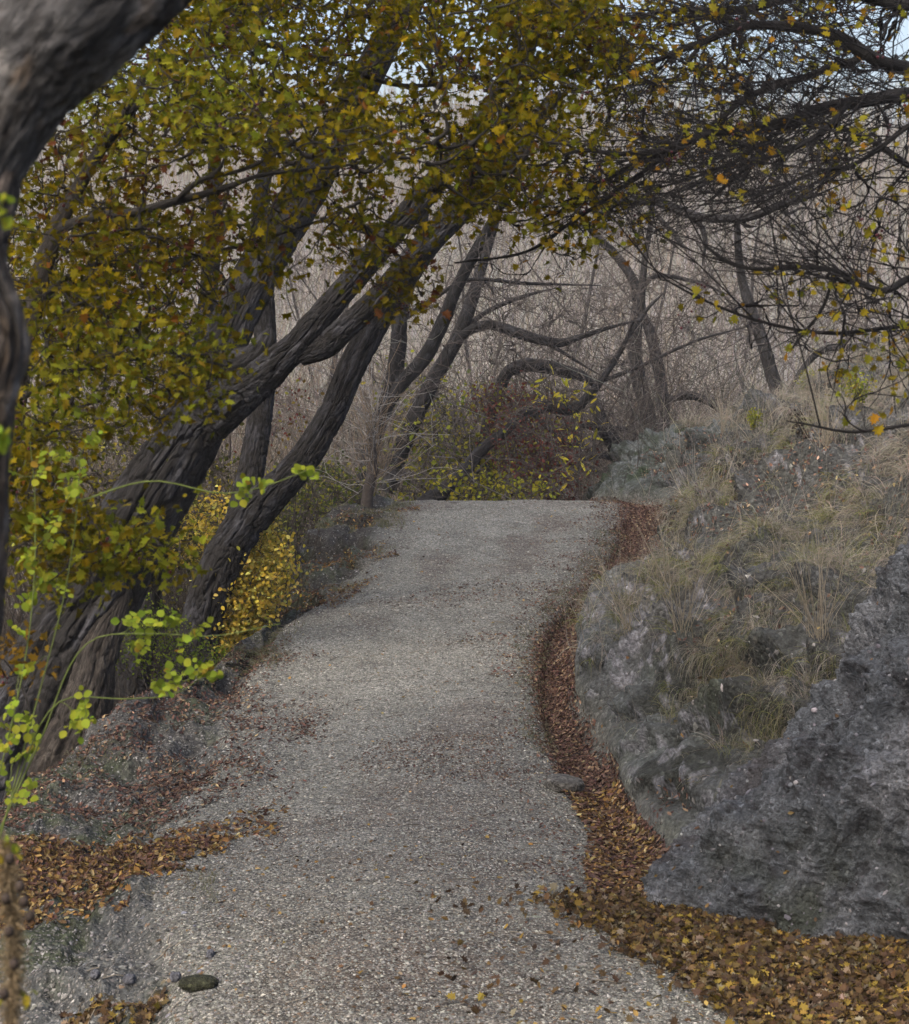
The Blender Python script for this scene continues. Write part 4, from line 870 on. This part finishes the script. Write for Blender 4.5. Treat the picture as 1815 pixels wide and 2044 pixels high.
# bare tan broom of upright shoots
t = empty('pollard_shrub', W(735, 1010, 23.5), 'bare tan shrub of many fine curving shoots beside the slimmer leaning willow', 'shrub')
P0_ = W(745, 880, 23.5); stm = [(np.array([W(738, 1080, 23.5), W(732, 1000, 23.5), W(745, 930, 23.5), W(743, 860, 23.5)]), np.array([0.09, 0.07, 0.06, 0.02]), np.array((0.07, 0.06, 0.055)))]
V, Fc, C = tubes(stm, 16, jitter=0.1); mesh_obj('stump', V, Fc, M_twig, t, C)
ch = []
for k in range(150):
    b_ = P0_ + np.array([rng.normal(0, .05), rng.normal(0, .05), rng.uniform(-0.6, 0.5)]); a = rng.uniform(0, 2 * math.pi); l = rng.uniform(0.4, 1.2); sp = rng.uniform(0.1, 0.55) if k % 2 else rng.uniform(0.8, 2.5)
    dv = norm(np.array([math.cos(a) * sp, math.sin(a) * sp, rng.uniform(0.1, 1.0)])); Q = [b_]
    for j in range(6):
        dv = norm(dv + rng.normal(0, 0.2, 3) + np.array([0, 0, 0.02])); Q.append(Q[-1] + dv * l / 6)
    cc_ = np.array((0.24, 0.185, 0.13) if k % 2 else (0.33, 0.32, 0.31)) * rng.uniform(0.7, 1.2)
    ch.append((np.array(Q), np.linspace(0.0042, 0.002, 7), cc_))
V, Fc, C = tubes(ch + spurs(ch, 1, (0.1, 0.3), 0.0016), 4); mesh_obj('shoots', V, Fc, M_twig, t, C)

# dog rose close at the left edge: arching green stems with oval leaflets
t = empty('rose_bush', W(-60, 2000, 6.0), 'dog rose with arching green stems and bright oval leaflets at the left edge', 'shrub')
st = [[(-60, 1900, 5.6), (30, 1560, 5.6), (90, 1340, 5.6), (130, 1180, 5.6), (150, 1050, 5.6), (160, 930, 5.6)], [(-80, 1800, 5.6), (10, 1500, 5.6), (60, 1250, 5.6), (70, 1000, 5.7), (60, 880, 5.7)],
      [(-20, 1700, 5.6), (80, 1480, 5.6), (180, 1280, 5.6), (300, 1265, 5.6), (420, 1270, 5.6), (560, 1245, 5.6)], [(20, 1600, 5.6), (120, 1400, 5.6), (250, 1395, 5.6), (350, 1385, 5.6), (420, 1340, 5.6)],
      [(160, 1000, 5.6), (300, 960, 5.6), (450, 985, 5.6), (530, 970, 5.6), (610, 940, 5.6)]]
SL = [[W(*p) for p in s_] for s_ in st]
V, Fc, C = tubes([(dense(s_, 0.04), np.linspace(0.0032, 0.0012, len(dense(s_, 0.04))), np.array((0.09, 0.12, 0.03))) for s_ in SL], 6); mesh_obj('stems', V, Fc, M_twig, t, C)
rg = [(9, 70, 1200, 60, 100), (8, 90, 1080, 60, 60), (7, 160, 930, 50, 60), (8, 40, 1420, 50, 100), (7, 30, 1540, 40, 60), (8, 290, 1260, 60, 50), (8, 340, 1330, 60, 50), (4, 380, 1250, 40, 30), (4, 400, 1340, 40, 20), (3, 160, 1400, 20, 50), (4, 510, 980, 40, 20), (3, 615, 945, 18, 20), (3, 160, 1440, 20, 20), (6, 90, 960, 80, 60)]
T = np.concatenate([region_pts(n, cx, cy, rx, ry_, 5.45, 5.75) for n, cx, cy, rx, ry_ in rg])
ch, e, d_ = grow(SL, T, r_tip=0.0009, r_gain=0.0004, maxr=0.002, color=(0.08, 0.10, 0.03))
V, Fc, C = tubes(ch, 4); mesh_obj('twigs', V, Fc, M_twig, t, C)
pos, nr = [], []
for p, dv in zip(e, d_):       # pinnate leaves: pairs of leaflets along a rachis
    side_ = norm(np.cross(dv, rng.normal(0, 1, 3)))
    for k in range(3):
        for s_ in (-1, 1): pos.append((p + dv * (k - 1.5) * 0.016, side_ * s_ + dv * 0.3))
    pos.append((p + dv * 0.024, dv))
PP = np.array([a for a, b in pos]); DD = norm(np.array([b for a, b in pos]))
n = len(PP); nz_ = norm(np.cross(DD, norm(rng.normal(0, .35, (n, 3)) + np.array([1, .2, 0]))) ); nz_ = norm(np.cross(DD, np.cross(np.array([[0.1, -0.75, 0.6]]) + rng.normal(0, .3, (n, 3)), DD)))
X = np.cross(DD, nz_); R = np.stack([X, DD, nz_], 2)
V, Fc, C = inst(OVAL[0] * [1.2, 1, 1], OVAL[1], PP, R, rng.uniform(0.014, 0.03, n), palette(n, [(2, (0.22, 0.29, 0.03)), (1, (0.27, 0.30, 0.03)), (0.8, (0.14, 0.20, 0.02)), (0.15, (0.3, 0.2, 0.03))], 0.15))
mesh_obj('foliage', V, Fc, M_leaf, t, C)

# dead thistle, close and out of focus, bottom-left corner
t = empty('thistle_plant', W(10, 2250, 3.4), 'dead brown fuzzy plant stalk with seed heads standing in the bottom corner', 'plant')
stk = [W(25, 2300, 3.4), W(22, 2060, 3.4), W(28, 1900, 3.4), W(15, 1740, 3.4), W(10, 1690, 3.4)]
D_ = dense(stk, 0.01); V, Fc, C = tubes([(D_, np.linspace(0.006, 0.003, len(D_)), np.array((0.12, 0.09, 0.06)))], 8); mesh_obj('stem', V, Fc, M_twig, t, C)
ch = []
for k in range(3200):
    p = D_[rng.integers(0, len(D_))]; dv = norm(rng.normal(0, 1, 3) + np.array([0, 0, .5])); l = rng.uniform(0.010, 0.034)
    ch.append((np.array([p, p + dv * l * 0.5, p + dv * l + np.array([0, 0, -0.002])]), np.array([0.0010, .0008, .0005]), np.array((0.26, 0.20, 0.12)) * rng.uniform(0.5, 1.3)))
V, Fc, C = tubes(ch, 3); mesh_obj('bristles', V, Fc, M_twig, t, C)
hd = np.array([W(48, 1800, 3.35), W(12, 1795, 3.35), W(60, 1830, 3.35), W(40, 1770, 3.35), W(18, 1860, 3.35), W(28, 1925, 3.35), W(20, 1715, 3.35), W(8, 1985, 3.35)])
for h_ in hd:
    V, Fc, C = inst(ICO[0], ICO[1], h_[None], np.eye(3)[None], np.array([[0.009, 0.009, 0.011]]), np.array([[0.04, 0.03, 0.025]])); mesh_obj('seed_head', V, Fc, M_twig, t, C)
e = np.array([W(15, 1690, 3.4), W(8, 1705, 3.4), W(34, 1700, 3.4), W(55, 1990, 3.4), W(-4, 2005, 3.4), W(50, 1985, 3.4)])
V, Fc, C = leaf_cluster(e, e * 0, 3, (0.012, 0.024), palette(18, [(1, (0.35, 0.32, 0.03)), (1, (0.3, 0.36, 0.04))]), OVAL, sz=0.006); mesh_obj('foliage', V, Fc, M_leaf, t, C)

# ------------------------------------------------------------------ herbs on the bank top
def at_uv(u, v, s0=9.2, s1=13.5, y0=9.5, y1=27.9):
    """nearest terrain point seen at picture point (u, v)"""
    j0, j1 = jof(s0), jof(s1); i0, i1 = np.searchsorted(Yv, [y0, y1])
    P = G[i0:i1, j0:j1]; uu, vv = uv_of(P); d2 = (uu - u) ** 2 + (vv - v) ** 2
    m = d2 < max(d2.min() + 30, 60); Yc = np.where(m, P[..., 1], 1e9); k = np.unravel_index(np.argmin(Yc), Yc.shape); return P[k]
for k, (u, v, h_, lab) in enumerate([(1605, 785, 45, 'upright yellow-green herb tuft on the skyline of the bank'), (1715, 810, 55, 'taller olive herb tuft among dry grass near the bank top'), (1512, 850, 28, 'squat green herb tuft just under the bank skyline')]):
    g0 = at_uv(u, v); Y = g0[1]; t = empty('herb_plant', g0, lab, 'plant', 'green herbs on the bank')
    ch = []; tips = []
    for q_ in range(16):
        dv = norm(np.array([rng.normal(0, .35), rng.normal(0, .35), 1.0])); l = h_ / F * Y * rng.uniform(0.7, 1.25); Q = g0 + np.outer(np.linspace(0, 1, 6), dv * l) + rng.normal(0, 0.008, (6, 3))
        ch.append((Q, np.linspace(0.003, 0.0015, 6), np.array((0.12, 0.13, 0.05)))); tips.append(Q[1:])
    V, Fc, C = tubes(ch, 4); mesh_obj('stems', V, Fc, M_twig, t, C)
    tp = np.concatenate(tips); V, Fc, C = leaf_cluster(tp, tp * 0, 5, (0.018, 0.035), palette(len(tp) * 5, [(2, (0.28, 0.30, 0.04)), (1, (0.18, 0.22, 0.04)), (1, (0.36, 0.33, 0.06))]), OVAL, sz=0.028); mesh_obj('foliage', V, Fc, M_leaf, t, C)
# dark withered weed
g0 = at_uv(1640, 945); Y = g0[1]; t = empty('withered_weed', g0, 'drooping black withered weed hanging over the dry grass of the bank', 'plant')
Q = np.array([g0, W(1620, 905, Y - .3), W(1600, 860, Y - .3), W(1592, 830, Y - .3)]); D_ = dense(Q, 0.03); V, Fc, C = tubes([(D_, np.linspace(0.006, 0.003, len(D_)), np.array((0.05, 0.04, 0.035)))], 6); mesh_obj('stem', V, Fc, M_twig, t, C)
e = D_[len(D_) // 4:]; V, Fc, C = leaf_cluster(e, e * 0, 22, (0.014, 0.035), palette(len(e) * 22, [(1, (0.035, 0.03, 0.025)), (1, (0.06, 0.05, 0.04))]), CURL, sz=0.028); mesh_obj('foliage', V, Fc, M_dead, t, C)

# ------------------------------------------------------------------ dry grass on the bank
def blades(n_tuft, per, s0, s1, y0, y1, length, pal, width=0.0016, drape=0.9, up=0.5, dens=None, seg=5, spread=0.03):
    s, Y = scatter(n_tuft, s0, s1, y0, y1, dens); P, n_ = on_ground(s, Y)
    P = np.repeat(P, per, 0) ; n_ = np.repeat(n_, per, 0); N_ = len(P)
    t1 = norm(np.cross(n_, np.array([[0, 1., 0]]))); down = n_ * n_[:, 2:3] - np.array([[0, 0, 1.]]); dl = np.linalg.norm(down, axis=1, keepdims=True); down = norm(down) * np.clip(dl, 0.15, 1)
    P = P + rng.normal(0, spread, (N_, 3)) * np.array([1, 1, 0.2])
    tl = np.repeat(rng.normal(0, 0.5, (n_tuft, 3)), per, 0)
    v = norm(n_ * 0.6 + np.array([[0, 0, up]]) + tl * 0.4 + rng.normal(0, 0.38, (N_, 3)))
    L_ = rng.uniform(length[0], length[1], N_)[:, None] / seg
    Q = [P]; g = down * drape * 0.42 + np.array([[0, 0, -0.12 * drape]])
    for k in range(seg):
        Q.append(Q[-1] + v * L_); v = norm(v + g + rng.normal(0, 0.10, (N_, 3)))
    Q = np.stack(Q, 1)
    sd = norm(rng.normal(0, 1, (N_, 3)))[:, None]; T = norm(np.gradient(Q, axis=1)); A = norm(np.cross(T, sd))
    wd = (width * rng.uniform(0.7, 1.3, N_))[:, None, None] * np.linspace(1, 0.25, seg + 1)[None, :, None] * (P[:, 1] / 13)[:, None, None]
    V = np.stack([Q - A * wd, Q + A * wd], 2).reshape(-1, 3)
    b = (np.arange(N_) * (seg + 1) * 2)[:, None] + (np.arange(seg) * 2)[None]
    Fc = np.stack([b, b + 1, b + 3, b + 2], -1).reshape(-1, 4)
    return V, Fc, np.repeat(palette(N_, pal, 0.2), (seg + 1) * 2, axis=0)
STRAW = [(2, (0.20, 0.185, 0.145)), (1.5, (0.29, 0.27, 0.22)), (1, (0.15, 0.135, 0.10)), (0.8, (0.14, 0.155, 0.08))]
PALE = [(2, (0.34, 0.31, 0.26)), (1, (0.26, 0.24, 0.20))]
GREEN = [(2, (0.20, 0.21, 0.07)), (1, (0.13, 0.16, 0.05)), (1, (0.26, 0.24, 0.11))]
def bd(s, y, P):   # where turf holds on to the bank
    m = sstep(0.02, 0.16, fbm(P * 1.1, 3, 200) + 0.17 * sstep(10.5, 12.0, s) - 0.02)
    far_ = (y > 24.6) & (s < 11.7)
    return np.where(far_, 0.0, 0.05 + m) * (0.12 + 0.88 * sstep(10.0, 10.9, s)) * sstep(9.4, 9.8, s)
def vis(s, y, P): return bd(s, y, P) * (1 + 0 * s)
parts = [blades(19000, 8, 9.15, 13.9, 10.4, 27.5, (0.05, 0.18), STRAW, 0.0013, 1.6, 0.0, vis),
         blades(1500, 16, 9.5, 13.9, 11, 27.5, (0.12, 0.34), PALE, 0.0014, 1.2, 0.4, vis, spread=0.02),
         blades(700, 18, 9.3, 12.5, 11, 22, (0.08, 0.24), GREEN, 0.0015, 1.1, 0.4, vis, spread=0.025),
         blades(900, 8, 11.2, 13.9, 16, 28, (0.12, 0.38), PALE, 0.0013, 0.5, 1.1, vis, spread=0.04)]
V, Fc, C = cat_mesh(parts); o = mesh_obj('dry_grass', V, Fc, M_grass, col=C); prop(o, 'matted straw-coloured dry grass draped down the bank right of the path', 'grass', kind='stuff')
parts = [blades(260, 3, 9.3, 13.6, 12, 26, (0.35, 0.8), PALE, 0.0013, 0.12, 1.6, None, seg=7, spread=0.06)]
for (u, v, n_) in ((1640, 1270, 10), (1360, 1270, 8), (1250, 1260, 7), (1440, 870, 8), (1640, 890, 10), (1330, 1190, 5)):     # distinct tall tufts
    g0 = at_uv(u, v)
    ch = []
    for k in range(n_ * 3):
        dv = norm(np.array([rng.normal(-0.08, .3), rng.normal(0, .2), 1.0])); l = rng.uniform(0.35, 0.75); Q = [g0 + rng.normal(0, .03, 3)]
        for j in range(6): dv = norm(dv + rng.normal(0, .05, 3) + np.array([0, 0, -0.05])); Q.append(Q[-1] + dv * l / 6)
        ch.append((np.array(Q), np.linspace(0.0022, 0.001, 7), np.array((0.34, 0.30, 0.23)) * rng.uniform(.8, 1.2)))
    parts.append(tubes(ch, 3))
V, Fc, C = cat_mesh(parts); o = mesh_obj('grass_stalks', V, Fc, M_grass, col=C); prop(o, 'thin pale seed stalks standing out of the dry grass on the bank', 'grass', kind='stuff')
# sparse moss/grass on the left verge and on the gutter edge
parts = [blades(1300, 6, 3.0, 5.1, 9.5, 24, (0.02, 0.06), [(1, (0.12, 0.13, 0.05)), (1, (0.2, 0.19, 0.13))], 0.0016, 0.9, 0.5, lambda s, y, P: sstep(0.0, 0.3, fbm(P * 1.1, 3, 210))),
         blades(500, 6, 6.9, 7.7, 13, 22, (0.015, 0.05), [(1, (0.09, 0.11, 0.05)), (1, (0.17, 0.165, 0.11))], 0.0016, 0.9, 0.6)]
V, Fc, C = cat_mesh(parts); o = mesh_obj('moss', V, Fc, M_grass, col=C); prop(o, 'short mossy turf along the worn edges of the gravel path', 'moss', kind='stuff')

# ------------------------------------------------------------------ loose stones on path and verges
def chips(n, s0, s1, y0, y1, size, pal, flat=0.45, dens=None, long=1.6):
    s, Y = scatter(n, s0, s1, y0, y1, dens); sz = rng.uniform(size[0], size[1], n) * (0.6 + rng.random(n) ** 3)
    P, n_ = on_ground(s, Y); T = ICO[0].copy()
    keep = np.array([(0, 0, 1), (0, 0, -1), (1, 0, 0), (-1, 0, 0), (0, 1, 0), (0, -1, 0), (.7, .7, .25), (-.7, .6, -.1)], float)
    TV = keep[:6] + rng.normal(0, .12, (6, 3)); TF = np.array([(0, 2, 4), (0, 4, 3), (0, 3, 5), (0, 5, 2), (1, 4, 2), (1, 3, 4), (1, 5, 3), (1, 2, 5)])
    R = rot_from(norm(n_ + rng.normal(0, .25, (n, 3))), rng.random(n) * 2 * math.pi)
    S3 = np.stack([sz * rng.uniform(1, long, n), sz, sz * flat * rng.uniform(.6, 1.2, n)], 1)
    return inst(TV, TF, P + n_ * (sz * 0.1)[:, None], R, S3, palette(n, pal, 0.2, 0.02))
GRV = [(2, (0.24, 0.245, 0.23)), (1.2, (0.33, 0.33, 0.305)), (1.3, (0.13, 0.133, 0.13)), (0.25, (0.42, 0.41, 0.37)), (0.5, (0.17, 0.125, 0.09))]
GRD = [(2, (0.16, 0.16, 0.155)), (1.2, (0.23, 0.23, 0.23)), (1, (0.10, 0.10, 0.095)), (0.12, (0.34, 0.34, 0.34))]
near = lambda s, y, P: (10.0 / y) ** 1.2
parts = [chips(190000, 4.6, 7.8, 7.4, 26.2, (0.003, 0.0075), GRV, dens=near), chips(60000, 2.6, 5.2, 7.4, 26, (0.003, 0.009), GRD, dens=near), chips(1600, 4.0, 7.6, 7.4, 25, (0.007, 0.013), GRV, dens=near)]
V, Fc, C = cat_mesh(parts); o = mesh_obj('gravel', V, Fc, M_stone, col=C, smooth=False); prop(o, 'fine grey and buff stone chips strewn over the path', 'gravel', kind='stuff')
parts = [chips(700, 2.6, 5.0, 7.5, 9.6, (0.006, 0.014), GRD + [(0.6, (0.19, 0.20, 0.25))], 0.6), chips(2600, 9.1, 12.5, 11, 24, (0.008, 0.02), GRD, 0.6)]
V, Fc, C = cat_mesh(parts); o = mesh_obj('pebbles', V, Fc, M_stone, col=C, smooth=False); prop(o, 'larger grey pebbles on the near left verge and in the bank face', 'pebbles', kind='stuff')
rk = rng.integers(0, R2.shape[0] * R2.shape[1], 2600); RPf, RNf = R2.reshape(-1, 3)[rk], Rn.reshape(-1, 3)[rk]
sz = rng.uniform(0.003, 0.011, 2600) * (0.6 + rng.random(2600) ** 3); TVp = ICO[0]
V, Fc, C = inst(TVp, ICO[1], RPf, rot_from(norm(RNf + rng.normal(0, .3, (2600, 3))), rng.random(2600) * 6), np.stack([sz * rng.uniform(1, 1.7, 2600), sz, sz * 0.6], 1), palette(2600, [(1, (0.2, 0.205, 0.24)), (0.6, (0.3, 0.3, 0.32)), (0.8, (0.12, 0.12, 0.14))], 0.2, 0.02))
o = mesh_obj('pebbles', V, Fc, M_stone, col=C, smooth=False); prop(o, 'small pebbles weathering out of the dark rock face', 'pebbles', kind='stuff')
rk = rng.integers(0, R2.shape[0] * R2.shape[1], 9000); m_ = Rn.reshape(-1, 3)[rk][:, 2] > 0.45; rk = rk[m_][:170]; nn_ = Rn.reshape(-1, 3)[rk]; k_ = len(rk)
ROCKLV = inst(CURL[0], CURL[1], R2.reshape(-1, 3)[rk] + nn_ * 0.008, rot_from(norm(nn_ + rng.normal(0, .3, (k_, 3))), rng.random(k_) * 6), rng.uniform(0.015, 0.035, k_)[:, None] * np.ones((1, 3)), palette(k_, [(1, (0.2, 0.13, 0.06)), (1, (0.12, 0.08, 0.05)), (0.4, (0.34, 0.3, 0.2))]))
# individual stones
def stone(name, label, u, v, Y, size, colr, seed, cat='stone', group=None, tilt=0.0):
    i, j = 40, 28; th = np.linspace(0, 2 * math.pi, i, endpoint=False); ph = np.linspace(0, math.pi, j)
    D = np.stack([np.outer(np.sin(ph), np.cos(th)), np.outer(np.sin(ph), np.sin(th)), np.outer(np.cos(ph), np.ones(i))], -1)
    D = np.sign(D) * np.abs(D) ** 0.8
    D = D * (1 + 0.22 * fbm(D * 1.6 + seed, 3, seed) + 0.06 * fbm(D * 7 + seed, 3, seed + 1))[..., None]
    V = D * np.array(size); ca, sa = math.cos(tilt), math.sin(tilt); V = V @ np.array([[ca, 0, -sa], [0, 1, 0], [sa, 0, ca]])
    V = V + W(u, v, Y); idx = np.arange(i * j).reshape(j, i)
    Fc = np.stack([idx[:-1], np.roll(idx[:-1], -1, 1), np.roll(idx[1:], -1, 1), idx[1:]], -1).reshape(-1, 4)
    C = np.ones(D.shape) * np.array(colr) * (1 + 0.3 * fbm(D * 3 + seed, 3, 5))[..., None]
    o = mesh_obj(name, V.reshape(-1, 3), Fc, M_rock, col=C.reshape(-1, 3)); prop(o, label, cat, group); return o
def gz(u, v, s0, s1, y0, y1):
    p = at_uv(u, v, s0, s1, y0, y1); return p[1]
stone('flat_stone', 'flat pale slab at the path edge beside the leaf-filled gutter', 1128, 1565, gz(1128, 1565, 6.5, 8.5, 9.7, 18) , (0.115, 0.14, 0.045), (0.22, 0.215, 0.20), 3, tilt=0.12)
stone('boulder', 'rounded knob of rock jutting from the face of the far shoulder', 1347, 925, gz(1347, 925, 9.2, 12, 22, 28) - 0.05, (0.10, 0.12, 0.16), (0.12, 0.125, 0.115), 7, 'rock')
for k, (u, v, lab) in enumerate([(258, 1955, 'biggest blue grey cobble on the near left verge'), (350, 1950, 'blue grey cobble left of the mossy clod'), (190, 1945, 'dark cobble beside the dead plant stalk'), (420, 1905, 'small grey cobble below the green moss patch')]):
    stone('cobble', lab, u, v, gz(u, v, 2.6, 5.5, 7.3, 10), (0.026 - 0.003 * k, 0.03, 0.02), (0.2, 0.21, 0.25), 20 + k, group='cobbles on the near verge')
stone('earth_clod', 'dark clod with green moss at the lower left edge of the path', 395, 1962, gz(395, 1962, 3, 5.8, 7.3, 9) - 0.03, (0.085, 0.06, 0.028), (0.055, 0.06, 0.035), 31, 'clod')

# ------------------------------------------------------------------ fallen leaves
def litter(n, s0, s1, y0, y1, size, pal, templ, dens=None, lift=(0.002, 0.02), tilt=0.35, flat=1.0):
    s, Y = scatter(n, s0, s1, y0, y1, dens); P, n_ = on_ground(s, Y, rng.uniform(lift[0], lift[1], n) if lift[1] > 0 else 0.002)
    R = rot_from(norm(n_ + rng.normal(0, tilt, (n, 3))), rng.random(n) * 2 * math.pi); sz = rng.uniform(size[0], size[1], n)
    S3 = np.stack([sz * rng.uniform(.7, 1.15, n), sz, sz * rng.uniform(0.3, 1.6, n) * flat], 1)
    return inst(templ[0] - np.array([0, 0.45, 0]) * (templ is not CURL), templ[1], P, R, S3, palette(n, pal, 0.25))
BRN = [(2, (0.14, 0.083, 0.066)), (1.7, (0.085, 0.052, 0.045)), (0.9, (0.23, 0.155, 0.11)), (0.4, (0.36, 0.27, 0.17))]
ORA = [(1.0, (0.27, 0.16, 0.055)), (1.7, (0.16, 0.10, 0.055)), (1, (0.34, 0.23, 0.08)), (0.8, (0.14, 0.08, 0.04)), (0.5, (0.42, 0.33, 0.16))]
NEARL = [(1.6, (0.12, 0.078, 0.038)), (0.8, (0.17, 0.12, 0.045)), (1.8, (0.075, 0.05, 0.033)), (0.7, (0.27, 0.19, 0.04)), (0.5, (0.24, 0.20, 0.14))]
def gutd(s, y, P):
    c_ = 8.15 + 0.1 * np.sin(y); wdt = 0.72 + 0.08 * np.sin(y * 1.7) + 0.5 * (1 - sstep(11.5, 13.5, y)) + 0.25 * fbm(P * 3, 2, 299)
    return np.exp(-np.abs((s - c_) / wdt) ** 3) + 0.03
# picture-space-free shapes: the patches are given on the ground by their own x, y limits
def band(s, y, P):           # near band of leaves running to the foot of the rock
    x = P[..., 0]; e = 0.18 * fbm(P * 2.0, 3, 300)
    back_ = 9.62 - 0.28 * sstep(0.9, 2.2, x); front = 9.45 - 1.75 * (x - 0.25)
    m = sstep(-0.10, 0.35, (y - front + 1.6 * e)) * sstep(0.0, 0.12, back_ - y + 0.3 * e + 0.06) * sstep(0.05, 0.75, x + 2 * e)
    return m + 0.012 * (x > -0.3)
parts = [litter(40000, 7.1, 9.25, 9.6, 26.5, (0.018, 0.036), BRN, CURL, gutd, (0.0, 0.025)),
         litter(6000, 7.0, 9.2, 9.6, 12.4, (0.02, 0.045), ORA + BRN, CURL, gutd, (0.01, 0.035))]
V, Fc, C = cat_mesh(parts); o = mesh_obj('leaf_litter', V, Fc, M_dead, col=C, smooth=False); prop(o, 'red brown fallen leaves filling the gutter between path and bank', 'leaves', kind='stuff')
parts = [litter(34000, 6.0, 9.9, 6.6, 9.75, (0.026, 0.05), NEARL, LOBED, band, (0.0, 0.05), 0.7), litter(9000, 6.0, 9.9, 6.6, 9.75, (0.02, 0.04), NEARL + ORA, CURL, band, (0.0, 0.045), 0.6)]
V, Fc, C = cat_mesh(parts); o = mesh_obj('leaf_litter', V, Fc, M_dead, col=C, smooth=False); prop(o, 'broad band of yellow brown fallen leaves at the foot of the rock face', 'leaves', kind='stuff')
def patch(s, y, P):
    u, v = P[..., 0], y; e = 0.25 * fbm(P * 1.5, 3, 310)
    e = e + 0.25 * fbm(P * 7, 3, 312)
    return sstep(-0.1, 0.6, 1 - np.abs((y - 10.75 - 0.28 * (u + 1.6)) / (0.95 + e)) ) * sstep(0, .3, (-1.2 + e) - u + 0.35 * (y - 10.7))
parts = [litter(13000, 1.5, 5.4, 9.6, 12.4, (0.024, 0.045), ORA + BRN[:2], CURL, patch, (0, 0.03), 0.5), litter(7000, 1.5, 5.4, 9.6, 12.4, (0.024, 0.042), ORA, LOBED, patch, (0, 0.02), 0.4)]
V, Fc, C = cat_mesh(parts); o = mesh_obj('leaf_litter', V, Fc, M_dead, col=C, smooth=False); prop(o, 'orange patch of fallen leaves lying in the dip left of the path', 'leaves', kind='stuff')
def blotch(seed, lo, hi, sc=1.0): return lambda s, y, P: sstep(lo, hi, fbm(P * sc, 3, seed)) * (1 if seed != 320 else sstep(5.5, 4.5, s + 0.5 * fbm(P * 3, 2, 5)))
parts = [litter(9000, 2.6, 5.5, 11.9, 17, (0.02, 0.036), BRN, CURL, blotch(320, -0.35, 0.35, 2.2), (0, 0.02)),
         litter(2600, 2.8, 5.2, 18, 24.5, (0.02, 0.04), ORA + BRN, CURL, blotch(321, 0.1, 0.3, 1.0), (0, 0.02)),
         litter(5200, 6.0, 7.6, 9.8, 24, (0.014, 0.03), BRN, CURL, lambda s, y, P: sstep(6.2, 7.7, s + 0.7 * fbm(P * 2.5, 3, 330)) ** 2, (0, 0.012)),
         litter(1800, 5.3, 6.7, 11, 17, (0.010, 0.022), BRN, CURL, blotch(322, 0.0, 0.3, 0.7), (0, 0.006)),
         litter(700, 4.8, 7.2, 18, 24, (0.014, 0.028), BRN, CURL, blotch(323, 0.0, 0.3, 0.7), (0, 0.006)),
         litter(420, 4.6, 7.4, 7.3, 11, (0.015, 0.034), ORA + NEARL, LOBED, None, (0, 0.01)),
         litter(150, 4.8, 7.0, 11, 24, (0.02, 0.036), ORA, LOBED, None, (0, 0.01)),
         litter(1500, 2.2, 4.6, 7.2, 8.6, (0.025, 0.045), NEARL, LOBED, blotch(324, 0.0, 0.2, 2.0), (0, 0.03), 0.6),
         litter(5200, 9.2, 12.9, 11, 26, (0.02, 0.04), BRN, CURL, blotch(325, 0.05, 0.3, 1.1), (0.01, 0.05)),
         litter(160, 9.2, 13, 11, 20, (0.025, 0.04), ORA, LOBED, None, (0.02, 0.06)), ROCKLV]
V, Fc, C = cat_mesh(parts); o = mesh_obj('leaf_litter', V, Fc, M_dead, col=C, smooth=False); prop(o, 'scattered single brown and yellow leaves over path, verge and bank', 'leaves', kind='stuff')
# bits of stick on the ground
ch = []
s, Y = scatter(700, 3.0, 8.8, 7.6, 25); P, n_ = on_ground(s, Y, 0.004)
for p, nn in zip(P, n_):
    a = rng.uniform(0, 6.28); dv = norm(np.cross(nn, [math.cos(a), math.sin(a), 0])); l = rng.uniform(0.03, 0.16); b = norm(np.cross(nn, dv)) * rng.normal(0, .15)
    ch.append((np.stack([p - dv * l / 2, p + b * l * .5 + nn * 0.004, p + dv * l / 2]), np.array([.0024, .002, .0012]) * rng.uniform(.6, 1.4), np.array((0.2, 0.18, 0.15)) * rng.uniform(.3, 1.6)))
V, Fc, C = tubes(ch, 4); o = mesh_obj('twig_litter', V, Fc, M_twig, col=C); prop(o, 'short bits of dry stick lying on the gravel', 'twigs', kind='stuff')
# ------------------------------------------------------------------ thin damp air
hz = bpy.data.meshes.new('haze'); x0, x1, y0, y1, z0, z1 = -420, 420, -70, 920, -8, 24
hz.from_pydata([(x, y, z) for x in (x0, x1) for y in (y0, y1) for z in (z0, z1)], [], [(0,1,3,2),(4,6,7,5),(0,4,5,1),(2,3,7,6),(0,2,6,4),(1,5,7,3)])
hm, nt, out = new_mat('haze'); pv = nt.nodes.new('ShaderNodeVolumePrincipled'); pv.inputs['Color'].default_value = (0.86, 0.86, 0.93, 1); pv.inputs['Density'].default_value = 0.0006
nt.links.new(pv.outputs[0], out.inputs['Volume']); hz.materials.append(hm)
ho = bpy.data.objects.new('haze', hz); S.collection.objects.link(ho); prop(ho, 'thin pale haze in the air over the wooded slope', 'haze', kind='stuff')
print('verts', sum(len(o.data.vertices) for o in bpy.data.objects if o.type == 'MESH'))
